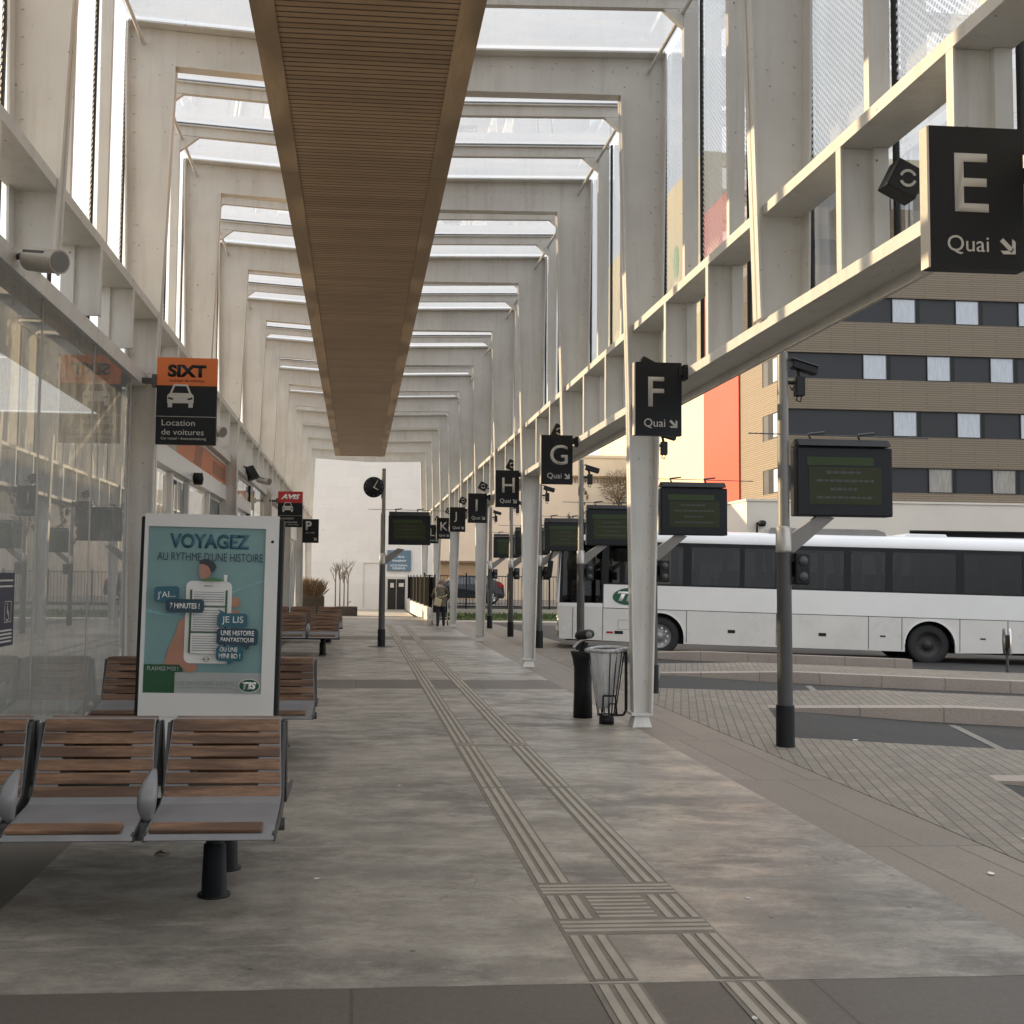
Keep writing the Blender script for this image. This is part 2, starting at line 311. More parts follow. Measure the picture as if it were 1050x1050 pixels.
# ------------------------------------------------------------------ mesh helpers
class MB:
    def __init__(s): s.v = []; s.f = []; s.m = []; s.sm = []; s.mi = 0
    def add(s, vs, fs, smooth=False):
        o = len(s.v); s.v += [tuple(p) for p in vs]
        for f in fs: s.f.append(tuple(o + i for i in f)); s.m.append(s.mi); s.sm.append(smooth)
        return s
    def box(s, x0, y0, z0, x1, y1, z1):
        x0, x1 = sorted((x0, x1)); y0, y1 = sorted((y0, y1)); z0, z1 = sorted((z0, z1))
        return s.add([(x0, y0, z0), (x1, y0, z0), (x1, y1, z0), (x0, y1, z0), (x0, y0, z1), (x1, y0, z1), (x1, y1, z1), (x0, y1, z1)],
              [(0, 3, 2, 1), (4, 5, 6, 7), (0, 1, 5, 4), (1, 2, 6, 5), (2, 3, 7, 6), (3, 0, 4, 7)])
    def obox(s, c, size, rot=(0, 0, 0)):
        mt = Matrix.Translation(c) @ Euler(rot).to_matrix().to_4x4()
        hx, hy, hz = (q / 2 for q in size)
        vs = [mt @ Vector(p) for p in [(-hx, -hy, -hz), (hx, -hy, -hz), (hx, hy, -hz), (-hx, hy, -hz), (-hx, -hy, hz), (hx, -hy, hz), (hx, hy, hz), (-hx, hy, hz)]]
        return s.add(vs, [(0, 3, 2, 1), (4, 5, 6, 7), (0, 1, 5, 4), (1, 2, 6, 5), (2, 3, 7, 6), (3, 0, 4, 7)])
    def prism(s, poly, a, b, axis='Z'):
        """polygon extruded along axis from a to b; poly = (x,y) for Z, (x,z) for Y, (y,z) for X"""
        def P(q, t): return (q[0], q[1], t) if axis == 'Z' else ((q[0], t, q[1]) if axis == 'Y' else (t, q[0], q[1]))
        n = len(poly); ar = sum(poly[i][0] * poly[(i + 1) % n][1] - poly[(i + 1) % n][0] * poly[i][1] for i in range(n))
        if (ar < 0) != (axis == 'Y'): poly = poly[::-1]
        if a > b: a, b = b, a
        vs = [P(q, a) for q in poly] + [P(q, b) for q in poly]
        return s.add(vs, [tuple(range(n - 1, -1, -1)), tuple(range(n, 2 * n))] + [(i, (i + 1) % n, n + (i + 1) % n, n + i) for i in range(n)])
    def tube(s, p0, p1, r0, r1=None, n=10, caps=True):
        r1 = r0 if r1 is None else r1
        p0 = Vector(p0); p1 = Vector(p1); d = (p1 - p0).normalized()
        a = d.orthogonal().normalized(); b = d.cross(a)
        vs = []
        for p, r in ((p0, r0), (p1, r1)):
            for i in range(n):
                t = 2 * math.pi * i / n; vs.append(p + a * (r * math.cos(t)) + b * (r * math.sin(t)))
        s.add(vs, [(i, (i + 1) % n, n + (i + 1) % n, n + i) for i in range(n)], True)
        if caps:
            s.add(vs[:n], [tuple(range(n - 1, -1, -1))]); s.add(vs[n:], [tuple(range(n))])
        return s
    def path(s, pts, r, n=8):
        for a, b in zip(pts, pts[1:]): s.tube(a, b, r, r, n)
        return s
    def lathe(s, prof, c=(0, 0, 0), axis='Z', n=20, smooth=True):
        vs = []
        for r, t in prof:
            for i in range(n):
                q = 2 * math.pi * i / n; x, y = r * math.cos(q), r * math.sin(q)
                p = (x, y, t) if axis == 'Z' else ((x, t, y) if axis == 'Y' else (t, x, y))
                vs.append((p[0] + c[0], p[1] + c[1], p[2] + c[2]))
        fl = axis == 'Y'
        fs = []
        for k in range(len(prof) - 1):
            for i in range(n):
                f = (k * n + i, k * n + (i + 1) % n, (k + 1) * n + (i + 1) % n, (k + 1) * n + i)
                fs.append(f[::-1] if fl else f)
        return s.add(vs, fs, smooth)
    def quad(s, *p): return s.add(p, [tuple(range(len(p)))])
    def build(s, name, mats, parent=None, bevel=0, loc=None):
        me = bpy.data.meshes.new(name)
        me.from_pydata(s.v, [], s.f)
        for m in (mats if isinstance(mats, (list, tuple)) else [mats]): me.materials.append(M[m] if isinstance(m, str) else m)
        me.polygons.foreach_set('material_index', s.m); me.polygons.foreach_set('use_smooth', s.sm); me.update()
        o = bpy.data.objects.new(name, me); COL.objects.link(o)
        if parent is not None: o.parent = parent
        if loc is not None: o.location = loc
        if bevel:
            b = o.modifiers.new('bevel', 'BEVEL'); b.width = bevel; b.segments = 2; b.limit_method = 'ANGLE'; b.angle_limit = R(40)
        return o

def tag(o, label, cat=None, group=None, kind=None):
    if label: o['label'] = label
    if cat: o['category'] = cat
    if group: o['group'] = group
    if kind: o['kind'] = kind
    return o
def thing(name, label, cat, loc=(0, 0, 0), rz=0, group=None):
    o = bpy.data.objects.new(name, None); COL.objects.link(o); o.empty_display_size = .2
    o.location = loc; o.rotation_euler = (0, 0, rz)
    return tag(o, label, cat, group)
def structure(o): o['kind'] = 'structure'; return o
def dup(root, loc=None, rz=None, label=None, parent=None):
    r = root.copy(); COL.objects.link(r)
    if loc is not None: r.location = loc
    if rz is not None: r.rotation_euler = (0, 0, rz)
    if label: r['label'] = label
    if parent is not None: r.parent = parent
    for ch in [c for c in root.children]:
        dup(ch, parent=r)
    return r

_dg = None
def text(name, txt, mat, parent, x, y, z, h=None, w=None, align='LEFT', thick=.002, rotz=0, shear=0, bold=0, roll=0, flip=False):
    """writing standing in the XZ plane, read from -Y; h = cap height, w = total width"""
    cu = bpy.data.curves.new('t', 'FONT'); cu.body = txt; cu.size = 1; cu.extrude = 0; cu.shear = shear; cu.offset = bold
    cu.resolution_u = 4; cu.space_line = 1.1
    to = bpy.data.objects.new('t', cu); COL.objects.link(to)
    dg = bpy.context.evaluated_depsgraph_get()
    me = bpy.data.meshes.new_from_object(to.evaluated_get(dg), depsgraph=dg)
    bpy.data.objects.remove(to); bpy.data.curves.remove(cu)
    xs = [v.co.x for v in me.vertices]; ys = [v.co.y for v in me.vertices]
    x0, x1, y0, y1 = min(xs), max(xs), min(ys), max(ys)
    if h is None: sy = w / (x1 - x0)
    else: sy = h / (y1 - y0)
    sx = sy if w is None else w / (x1 - x0)
    W = (x1 - x0) * sx; H = (y1 - y0) * sy
    ox = {'LEFT': 0, 'CENTER': -W / 2, 'RIGHT': -W}[align]
    c, s = math.cos(roll), math.sin(roll)
    for v in me.vertices:
        a, b = (v.co.x - x0) * sx + ox, (v.co.y - y0) * sy
        a, b = a * c - b * s, a * s + b * c
        v.co = Vector((a, 0, b))
    # give it a little thickness
    bm = bmesh.new(); bm.from_mesh(me)
    for f in bm.faces: f.normal_update()
    bm.normal_update()
    for f in bm.faces:
        if f.normal.y > 0: f.normal_flip()
    r = bmesh.ops.extrude_face_region(bm, geom=bm.faces[:])
    for e in r['geom']:
        if isinstance(e, bmesh.types.BMVert): e.co.y -= thick
    bmesh.ops.recalc_face_normals(bm, faces=bm.faces[:])
    bm.to_mesh(me); bm.free()
    me.name = name; me.materials.clear(); me.materials.append(M[mat])
    o = bpy.data.objects.new(name, me); COL.objects.link(o)
    o.parent = parent; o.location = (x, y, z); o.rotation_euler = (0, 0, rotz)
    return o
CLOUD=(4.55,4.62,4.8); SKYS=.15; SUNE=3.7; EXPO=1.15
# ------------------------------------------------------------------ ground
def zp(x): return 0. if x < 3.97 else -.012 * (x - 3.97)           # apron falls gently away from the platform
def zroad(x):
    if x < 5.0: return -.03
    if x < 7.2: return -.03 - (x - 5.0) * .0445
    if x < 25: return -.128 - .012 * (x - 7.2)
    return -.342
def zbay(x): return -.012 * max(0, x - 3.97) - .012 - min(.075, max(0, x - 5.0) * .03)
# road sheet, deeper in the two bays nearest the platform
mb = MB(); xs = [-90, -60, 3.2, 5.0, 5.6, 6.2, 6.7, 7.2, 9, 12, 18, 25, 60, 160]; 
for a, b in zip(xs, xs[1:]):
    za = zroad(a) if a > 3 else -.30; zb = zroad(b) if b > 3.1 else -.30
    mb.quad((a, 18.9, za), (b, 18.9, zb), (b, 46, zb), (a, 46, za))
    za = zbay(a) if a > 3 else -.30; zb = zbay(b) if b > 3.1 else -.30
    mb.quad((a, -60, za), (b, -60, zb), (b, 18.9, zb), (a, 18.9, za))
structure(mb.build('road', 'asphalt'))
mb = MB(); mb.quad((-300, 45.9, -.26), (400, 45.9, -.26), (400, 500, -.26), (-300, 500, -.26)); structure(mb.build('ground', 'street'))
# platform
mb = MB()
for a, b in ((-8, 1.5), (4.43, 16.0), (17.36, 28.3), (29.9, 44.4)):
    mb.box(-1.72, a, -.25, 3.115, b, 0)
structure(mb.build('platform', 'concrete'))
mb = MB()
for a, b in ((1.5, 4.43), (16.0, 17.36), (28.3, 29.9)): mb.box(-1.72, a, -.25, 3.115, b, -.002)
structure(mb.build('cross_strip', 'slab_dark'))
mb = MB().box(-12, -8, -.25, -1.72, 44.4, -.003); structure(mb.build('side_strip', 'slab_left'))
mb = MB().box(3.115, -8, -.25, 3.97, 40, -.004); structure(mb.build('edge_strip', 'slab_right'))
# bus bays cut out of the block paving
def near(k, x): return 11.2 + 5.08 * k - .334 * (x - 4.6)
def far(k, x): return 13.4 + 5.08 * k - .334 * (x - 6.86)
def lift(x): return min(.115, max(0., (x - 5.5) * .055))
def slab(mb, poly, drop=.34, up=()):
    top = [(x, y, zp(x) + (lift(x) if i in up else 0)) for i, (x, y) in enumerate(poly)]; bot = [(x, y, zp(x) - drop) for x, y in poly]
    n = len(poly)
    mb.add(top + bot, [tuple(range(n)), tuple(range(2 * n - 1, n - 1, -1))] + [(i, n + i, n + (i + 1) % n, (i + 1) % n) for i in range(n)])
mb = MB(); kb = MB()
KW = .30
XE = {-4: 30, -3: 30, -2: 30, -1: 30, 0: 30, 1: 30, 2: 11.7}
def bayleft(k):
    x0 = 4.6; y0 = near(k, x0); x1 = x0 + (far(k, x0) - y0) * math.tan(R(17)) / (1 + .334 * math.tan(R(17))); return (x0, y0), (x1, far(k, x1))
for k in range(-4, 3):
    (ax, ay), (bx, by) = bayleft(k)
    pny = near(k + 1, 4.6)
    xe = XE[k]
    # kerb stones along the far side of bay k, rising away from the platform; then paving to the near side of bay k+1
    cuts = [bx, 5.9, 6.4, 7.0, 7.6, xe]
    for c0, c1 in zip(cuts, cuts[1:]):
        j = .09 if c0 == bx else 0
        slab(kb, [(c0, far(k, c0)), (c1, far(k, c1)), (c1, far(k, c1) + KW), (c0 + j, far(k, c0 + j) + KW)], up=(0, 1, 2, 3))
    fk = [(x, far(k, x) + KW + .002) for x in [bx + .092] + cuts[1:]]
    nk = (lambda x: near(k + 1, x)) if k < 2 else (lambda x: near(3, x) - .3)
    xs_ = [4.6 if k < 2 else 5.6] + cuts[1:]
    for i in range(len(fk) - 1):
        (fx0, fy0), (fx1, fy1) = fk[i], fk[i + 1]
        slab(mb, [(fx0, fy0), (fx1, fy1), (xs_[i + 1], nk(xs_[i + 1])), (xs_[i], nk(xs_[i]))], up=(0, 1) if k in (-1, 2) else (0, 1, 2, 3))
    if k == 2: slab(mb, [(xe, far(k, xe)), (xe + .3, far(k, xe) + .9), (xe, nk(xe))], up=(0,))
    # the strip between the platform edge and the bays
    pk = [(3.97, ay), (ax, ay), (bx, by), (bx + .09, far(k, bx + .09) + KW), (4.6, pny), (3.97, pny)]
    if k == 2: pk = [(3.97, ay), (ax, ay), (bx, by), (bx + .09, far(k, bx + .09) + KW), (5.4, 26.2), (4.9, 40), (3.97, 40)]
    slab(mb, pk)
structure(mb.build('block_paving', 'paver')); structure(kb.build('kerb', 'kerb'))
# white bay markings
mb = MB()
for k in (-1, 0, 1):
    for x in (6.62,) if k == 0 else ((6.9,) if k == 1 else (6.6,)):
        p = [(x, near(k, x) + .05), (x + .10, near(k, x + .10) + .05), (x + .10 + .75, far(k, x + .85) - .25), (x + .75, far(k, x + .75) - .25)]
        mb.quad(*[(a, b, zbay(a) + .006) for a, b in p])
structure(mb.build('road_marking', 'line'))
# tactile guidance strip
bars = MB(); bed = MB()
def bar(x0, y0, x1, y1): bars.box(x0, y0, -.001, x1, y1, .0065)
LX = (1.0, 1.063, 1.126); RX = (1.53, 1.593, 1.656); BW = .036
def run(y0, y1):
    y = y0
    while y < y1 - .05:
        e = min(y + 2.62, y1)
        for x in LX + RX: bar(x, y, x + BW, e)
        y = e + .035
def block(y0):
    y1 = y0 + .80
    for i in range(3):
        bar(.99, y0 + .02 + i * .06, 1.70, y0 + .056 + i * .06)
        bar(.99, y1 - .056 - i * .06, 1.70, y1 - .02 - i * .06)
    for x in LX + RX: bar(x, y0 + .21, x + BW, y1 - .21)
    y = y0 + .23
    while y < y1 - .24:
        bar(1.20, y, 1.49, y + .03); y += .062
for a, b in ((2.2, 4.40), (4.46, 5.0), (5.85, 10.55), (10.75, 21.0), (21.9, 36.9)): run(a, b)
block(5.03); block(21.05)
for i in range(2): bar(.99, 10.6 + i * .07, 1.70, 10.63 + i * .07)
for a, b in ((2.2, 4.42), (4.45, 5.0), (5.0, 21.9), (21.9, 37)):
    bed.box(.975, a, -.002, 1.18, b, .0025); bed.box(1.51, a, -.002, 1.71, b, .0025)
bed.box(1.18, 5.02, -.002, 1.51, 5.84, .0024); bed.box(1.18, 21.05, -.002, 1.51, 21.86, .0024)
structure(bars.build('tactile_paving', 'bar', bevel=0)); structure(bed.build('tactile_bed', 'joint'))
# beyond the platform
mb = MB(); mb.box(-6, 44.4, -.4, 2.6, 44.7, -.10); mb.box(-6, 44.7, -.4, 2.6, 60, -.17); structure(mb.build('forecourt', 'pave_far'))
mb = MB(); mb.box(3.0, 40, -.4, 26, 41.5, .0); structure(mb.build('far_kerb', 'pave_far'))
g = MB(); g.box(3.0, 41.5, -.4, 22, 47.6, .04)
structure(g.build('verge', 'grass'))
gt = MB(); rnd = random.Random(3)
for i in range(2600):
    x = rnd.uniform(3.1, 12); y = rnd.uniform(41.6, 47.4); a = rnd.uniform(0, 6.3); hgt = rnd.uniform(.05, .14)
    gt.add([(x - .03 * math.cos(a), y - .03 * math.sin(a), .035), (x + .03 * math.cos(a), y + .03 * math.sin(a), .035), (x + rnd.uniform(-.05, .05), y + rnd.uniform(-.05, .05), .04 + hgt)], [(0, 1, 2)])
tag(gt.build('grass', 'grass'), 'short green grass on the strip in front of the far railings', 'grass', kind='stuff')
mb = MB(); mb.box(2.9, 47.6, -.4, 26, 47.9, .26); structure(mb.build('retaining_kerb', 'pave_far'))
mb = MB(); mb.box(2.9, 47.9, -.4, 80, 62, .40); structure(mb.build('street', 'street'))

# ------------------------------------------------------------------ canopy
can = thing('canopy', 'long white steel and glass canopy of portal frames over the bus station platform', 'canopy')
LO, LI, RO, RI = -2.65, -2.13, 3.46, 2.95
ZT_L, ZT_C, ZT_R = 7.81, 7.64, 7.74
def colR(ground):
    if ground: return [(RI, ZT_R - .018), (RI, 7.27), (3.045, 3.8), (3.105, .16), (3.285, .16), (3.37, 3.4), (3.40, 3.9), (RO, 7.3), (RO, ZT_R)], .16
    return [(RI, ZT_R - .018), (RI, 7.27), (3.055, 3.67), (3.40, 3.67), (RO, 7.3), (RO, ZT_R)], 3.67
def colL(ground):
    if ground: return [(LI, ZT_L - .032), (LI, 7.36), (-2.25, 3.9), (-2.235, .16), (-2.47, .16), (-2.555, 3.6), (LO, 7.3), (LO, ZT_L)], .16
    return [(LI, ZT_L - .032), (LI, 7.36), (-2.25, 3.86), (-2.55, 3.86), (LO, 7.3), (LO, ZT_L)], 3.82
def strip(mb, pts, w, t, y, off):
    """flange following pts (x,z), width w in Y centred at y, thickness t offset to one side"""
    for (x0, z0), (x1, z1) in zip(pts, pts[1:]):
        dx, dz = x1 - x0, z1 - z0; l = math.hypot(dx, dz); nx, nz = -dz / l * off * t, dx / l * off * t
        mb.prism([(x0, z0), (x1, z1), (x1 + nx, z1 + nz), (x0 + nx, z0 + nz)], y - w / 2, y + w / 2, 'Y')
def side_column(ground, side, parent):
    mb = MB(); y = 0.
    poly, zb = (colR if side > 0 else colL)(ground)
    mb.prism(poly, y - .012, y + .012, 'Y')
    if side > 0:
        inner = [p for p in poly if p[0] < 3.11 and p[1] < 7.5]; inner.sort(key=lambda p: -p[1])
        outer = [p for p in poly if p[0] >= 3.28]; outer.sort(key=lambda p: -p[1])
        strip(mb, inner, .16, .018, y, 1); strip(mb, outer, .30, .018, y, 1)
    else:
        inner = [p for p in poly if p[0] > -2.26 and p[1] < 7.5]; inner.sort(key=lambda p: -p[1])
        outer = [p for p in poly if p[0] <= -2.3]; outer.sort(key=lambda p: -p[1])
        strip(mb, inner, .16, .018, y, -1); strip(mb, outer, .30, .018, y, -1)
    # bolt rows along the flanges
    o = mb.build('column', 'steel', parent)
    bt = MB(); z = zb + .35
    while z < 7.5:
        xo = (3.30 + (min(z, 7.3) - .16) / 7.14 * .16 - .055) if side > 0 else (-2.47 - (min(z, 7.3) - .16) / 7.14 * .18 + .055)
        bt.tube((xo, -.012, z), (xo, -.024, z), .013, .011, 6); z += .21
    x = -1.9 if side < 0 else 1.2
    while x < (-.6 if side < 0 else 2.9): bt.tube((x, -.012, 7.56), (x, -.024, 7.56), .013, .011, 6); x += .24
    tag(bt.build('bolt_heads', 'steel', o), None, kind='stuff')
    if ground:
        xc = 3.195 if side > 0 else -2.355
        f = MB(); w0, w1 = .11, .075
        f.add([(xc - w0, -w0, 0), (xc + w0, -w0, 0), (xc + w0, w0, 0), (xc - w0, w0, 0), (xc - w1, -w1, .13), (xc + w1, -w1, .13), (xc + w1, w1, .13), (xc - w1, w1, .13)],
              [(0, 3, 2, 1), (4, 5, 6, 7), (0, 1, 5, 4), (1, 2, 6, 5), (2, 3, 7, 6), (3, 0, 4, 7)])
        f.box(xc - .12, -.11, .13, xc + .12, .11, .16)
        f.build('column_foot', 'steel', o)
    return o
def beam(parent, sub):
    mb = MB(); d = 0.
    top = [(LO, ZT_L), (.4, ZT_C), (RO, ZT_R)]
    if not sub:
        bot = [(LI, 7.36), (.4, 7.22), (RI, 7.27)]
        mb.prism([(LI, ZT_L - .034), (.4, ZT_C), (.4, 7.22), (LI, 7.36)], -.012, .012, 'Y')
        mb.prism([(.4, ZT_C), (RI, ZT_R - .018), (RI, 7.27), (.4, 7.22)], -.012, .012, 'Y')
        strip(mb, bot, .16, .018, 0, -1)
        strip(mb, [(p[0], p[1] + .001) for p in top], .30, .02, 0, 1)
    else:
        dd = .13
        for a, b in ((top[0], top[1]), (top[1], top[2])):
            mb.prism([(a[0], a[1]), (b[0], b[1]), (b[0], b[1] - dd), (a[0], a[1] - dd)], -.035, .035, 'Y')
        strip(mb, [(p[0], p[1] + .001) for p in top], .14, .018, 0, 1)
    return mb.build('portal_frame' if not sub else 'roof_rib', 'steel', parent)
def mullion(side, parent):
    mb = MB()
    if side > 0:
        mb.prism([(3.30, 4.57), (3.44, 4.57), (3.46, ZT_R - .13), (3.30, ZT_R - .13)], -.035, .035, 'Y')
        mb.prism([(3.30, ZT_R - .13), (3.30, ZT_R - .34), (3.06, ZT_R - .13)], -.03, .03, 'Y')
        mb.prism([(3.115, 3.672), (3.42, 3.672), (3.42, 4.488), (3.115, 4.488)], -.012, .012, 'Y')
        mb.box(3.10, -.035, 3.672, 3.115, .035, 4.488)
        mb.box(3.32, -.05, 3.672, 3.42, .05, 4.488)
    else:
        mb.prism([(-2.62, 4.555), (-2.53, 4.555), (-2.53, ZT_L - .14), (-2.64, ZT_L - .14)], -.035, .035, 'Y')
        mb.prism([(-2.53, ZT_L - .14), (-2.53, ZT_L - .36), (-2.27, ZT_L - .155)], -.03, .03, 'Y')
        mb.prism([(-2.58, 3.865), (-2.265, 3.865), (-2.265, 4.46), (-2.58, 4.46)], -.012, .012, 'Y')
        mb.box(-2.265, -.035, 3.865, -2.25, .035, 4.46)
        mb.box(-2.58, -.05, 3.865, -2.47, .05, 4.46)
    return mb.build('mullion', 'steel', parent)
fr = {}
for g_ in (True, False):
    b = beam(can, False); side_column(g_, 1, b); side_column(g_, -1, b); fr[g_] = b
rib = beam(can, True); mullion(1, rib); mullion(-1, rib)
Y0F, Y1F = -4, 52
first = {True: True, False: True, 'r': True}
def put(proto, key, y):
    if first[key]: first[key] = False; proto.location.y = y
    else:
        d = dup(proto, parent=can); d.location.y = y
for k in range(Y0F // 4, Y1F // 4 + 1):
    put(fr[k % 2 == 1], k % 2 == 1, 4 * k)
    if 4 * k < Y1F:
        for q in (4 / 3, 8 / 3): put(rib, 'r', 4 * k + q)
# continuous members
MB().box(3.10, Y0F, 4.49, 3.43, Y1F, 4.57).build('upper_rail', 'steel', can)
b_ = MB().box(3.10, Y0F, 3.585, 3.42, Y1F, 3.67); b_.box(3.385, Y0F, 3.51, 3.42, Y1F, 3.585); b_.build('lower_rail', 'steel', can)
MB().box(-2.60, Y0F, 4.46, -2.25, Y1F, 4.55).build('upper_rail', 'steel', can)
MB().box(-2.62, Y0F, 3.715, -2.37, Y1F, 3.86).build('lower_rail', 'steel', can)
MB().tube((-2.50, Y0F, 7.62), (-2.50, Y1F, 7.62), .022).build('conduit', 'steel', can)
MB().tube((3.29, Y0F, 7.56), (3.29, Y1F, 7.56), .022).build('conduit', 'steel', can)
# glazing with black gaskets
ys = [Y0F + 4 / 3 * i for i in range(int((Y1F - Y0F) / 4 * 3) + 1)]
for a, b in zip(ys, ys[1:]):
    mb = MB(); e = .018
    for (x0, z0), (x1, z1) in (((LO, ZT_L), (.4, ZT_C)), ((.4, ZT_C), (RO, ZT_R))):
        mb.quad((x0, a + e, z0 + .04), (x1, a + e, z1 + .04), (x1, b - e, z1 + .04), (x0, b - e, z0 + .04))
    mb.build('roof_pane', 'roof_glass', can)
    MB().quad((3.50, a + e, 3.62), (3.50, b - e, 3.62), (3.50, b - e, ZT_R + .05), (3.50, a + e, ZT_R + .05)).build('side_pane', 'frit_glass', can)
    MB().quad((-2.69, a + e, 3.75), (-2.69, b - e, 3.75), (-2.69, b - e, ZT_L + .05), (-2.69, a + e, ZT_L + .05)).build('side_pane', 'frit_glass', can)
gk = MB()
for y in ys:
    gk.box(3.482, y - .018, 3.60, 3.512, y + .018, ZT_R + .06); gk.box(-2.705, y - .018, 3.75, -2.675, y + .018, ZT_L + .06)
    for (x0, z0), (x1, z1) in (((LO, ZT_L), (.4, ZT_C)), ((.4, ZT_C), (RO, ZT_R))):
        gk.prism([(x0, z0 + .021), (x1, z1 + .021), (x1, z1 + .055), (x0, z0 + .055)], y - .03, y + .03, 'Y')
tag(gk.build('glazing_gasket', 'black_rub', can), None)

# timber clad box hung under the roof valley
tb = thing('timber_soffit_box', 'long brown timber clad box hung under the middle of the glass roof', 'ceiling box', (0, 0, 6.2))
x0, x1, ye = -.935, .945, 40.6
MB().box(x0 + .20, -4, .012, x1 - .20, ye - .06, .04).build('lath_soffit', 'lath', tb)
t_ = MB()
for xa, xb in ((x0, x0 + .20), (x1 - .20, x1)):
    y = -4.
    while y < ye:
        t_.box(xa, y, 0, xb, min(y + 3.99, ye), .045); y += 4.
t_.box(x0 + .2, ye - .06, 0, x1 - .2, ye, .045); t_.build('edge_board', 'trim', tb)
s_ = MB(); s_.box(x0 + .01, -4, .045, x0 + .05, ye - .01, .96); s_.box(x1 - .05, -4, .045, x1 - .01, ye - .01, .96); s_.box(x0 + .05, ye - .05, .045, x1 - .05, ye - .012, .96)
s_.build('side_board', 'trim', tb)
h_ = MB()
for k in range(0, 11): h_.tube((-.5, 4. * k, .06), (-.5, 4. * k, 1.12), .012); h_.tube((.5, 4. * k, .06), (.5, 4. * k, 1.12), .012)
h_.build('hanger', 'darkgrey', tb)

# ------------------------------------------------------------------ station hall on the left
hall = thing('station_hall', 'low glazed station hall with shopfronts along the left side of the platform', 'building', (-2.5, 0, 0))
HX = -2.5
def hb(name, mat, x0, y0, z0, x1, y1, z1): return MB().box(x0 - HX, y0, z0, x1 - HX, y1, z1).build(name, mat, hall)
hb('rear_wall', 'interior', -9.2, -8, 0, -9, 44, 3.70)
hb('roof', 'lampgrey', -9.2, -8, 3.83, -8.4, 44, 4.0); hb('roof', 'lampgrey', -3.4, -8, 3.83, -2.71, 44, 4.0)
hb('ceiling', 'interior', -9.0, -8, 3.70, -8.4, 44, 3.74); hb('ceiling', 'interior', -3.4, -8, 3.72, -2.64, 44, 3.76)
for k in range(13): MB().quad((-8.45 - HX, -8 + 4 * k + .03, 4.01), (-3.35 - HX, -8 + 4 * k + .03, 4.01), (-3.35 - HX, -4.03 + 4 * k, 4.01), (-8.45 - HX, -4.03 + 4 * k, 4.01)).build('added_skylight', 'roof_glass', hall)  # glazed roof opening, added to brighten the hall behind the shopfront glass
hb('floor', 'interior', -9, -8, .0, -2.62, 43.8, .004); hb('end_wall', 'white_wall', -9, 43.8, 0, -2.56, 44, 3.70)
hb('partition', 'interior', -9, 13.0, 0, -2.9, 13.15, 3.55)
hb('partition', 'interior', -9, 24.6, 0, -2.9, 24.75, 3.55)
hb('plinth', 'postdark', -2.46, -8, 0, -2.36, 11.36, .10)
joints = [-8, -5.3, -3.5, -1.75, 0, 1.75, 3.4, 5.05, 6.65, 8.2, 9.8, 11.36]
GX = -2.40
def pane(a, b, z0, z1, x=-2.5, mat='shop_glass'):
    return MB().quad((x - HX, a + .006, z0), (x - HX, b - .006, z0), (x - HX, b - .006, z1), (x - HX, a + .006, z1)).build('glass_pane', mat, hall)
for a, b in zip(joints, joints[1:]): pane(a, b, .10, 3.713, GX)
jm = MB()
for a in joints[1:]: jm.box(GX - .012 - HX, a - .006, .1, GX + .006 - HX, a + .006, 3.713)
jm.build('silicone_joint', 'collar', hall)
hb('fin', 'steel', -2.75, 11.40, .0, -2.46, 11.44, 3.70)
# recessed shop with orange fascia
hb('fascia', 'white_paint', -2.60, 12.1, 3.02, -2.44, 24.6, 3.28)
hb('fascia_top', 'white_paint', -2.60, 12.1, 3.66, -2.46, 27.9, 3.705)
of = hb('orange_fascia', 'orange_faded', -2.60, 14.7, 3.285, -2.47, 21.2, 3.655)
lg = MB(); lg2 = MB()
lg.prism([(16.2, 3.32), (16.9, 3.32), (17.1, 3.62), (16.4, 3.62)], -2.469 - HX, -2.465 - HX, 'X')
lg2.prism([(18.3, 3.36), (19.9, 3.36), (19.9, 3.58), (18.3, 3.58)], -2.469 - HX, -2.465 - HX, 'X')
fl_ = surf('faded letters', (.30, .12, .07), .5); lg.build('faded_lettering', fl_, hall); lg2.build('faded_lettering', fl_, hall)
hb('fascia_blank', 'lampgrey', -2.60, 12.1, 3.285, -2.47, 14.69, 3.655)
pane(21.2, 24.5, 3.29, 3.65, -2.48)
hb('post', 'black', -2.55, 24.4, 0, -2.45, 24.5, 3.66)
for a, b in ((12.1, 14.6), (14.6, 16.0), (16.0, 18.2), (18.2, 20.4), (20.4, 22.4), (22.4, 24.4)): pane(a, b, .10, 3.0, -2.56)
dm = MB()
for a in (14.6, 16.0, 18.2, 20.4, 22.4): dm.box(-2.585 - HX, a - .05, 0, -2.50 - HX, a + .05, 3.015)
dm.box(-2.585 - HX, 12.1, .0, -2.52 - HX, 24.4, .099); dm.build('door_frame', 'white_paint', hall)
wd = MB()
for a, b in ((14.65, 15.95), (18.25, 20.35)): wd.box(-2.64 - HX, a, .1, -2.60 - HX, b, 2.98)
wd.build('blind', 'net', hall)
for y in (16.0, 20.3): MB().lathe([(0, -.03), (.09, -.02), (.09, .1), (.0, .12)], (-2.45 - HX + .04, y, 3.06), 'X').build('door_sensor', 'black', hall)
for a, b in ((24.5, 25.9), (25.9, 27.4)): pane(a, b, .10, 3.66, GX)
for a, b in ((28.1, 30), (30, 32), (32, 34), (34, 35.9), (36.1, 38), (38, 40), (40, 42), (42, 43.8)):
    pane(a, b, .10, 3.0, -2.53); hb('spandrel', 'white_paint', -2.58, a, 3.05, -2.50, b, 3.69)
hb('plinth', 'postdark', -2.56, 24.5, 0, -2.46, 43.8, .10)
dm = MB()
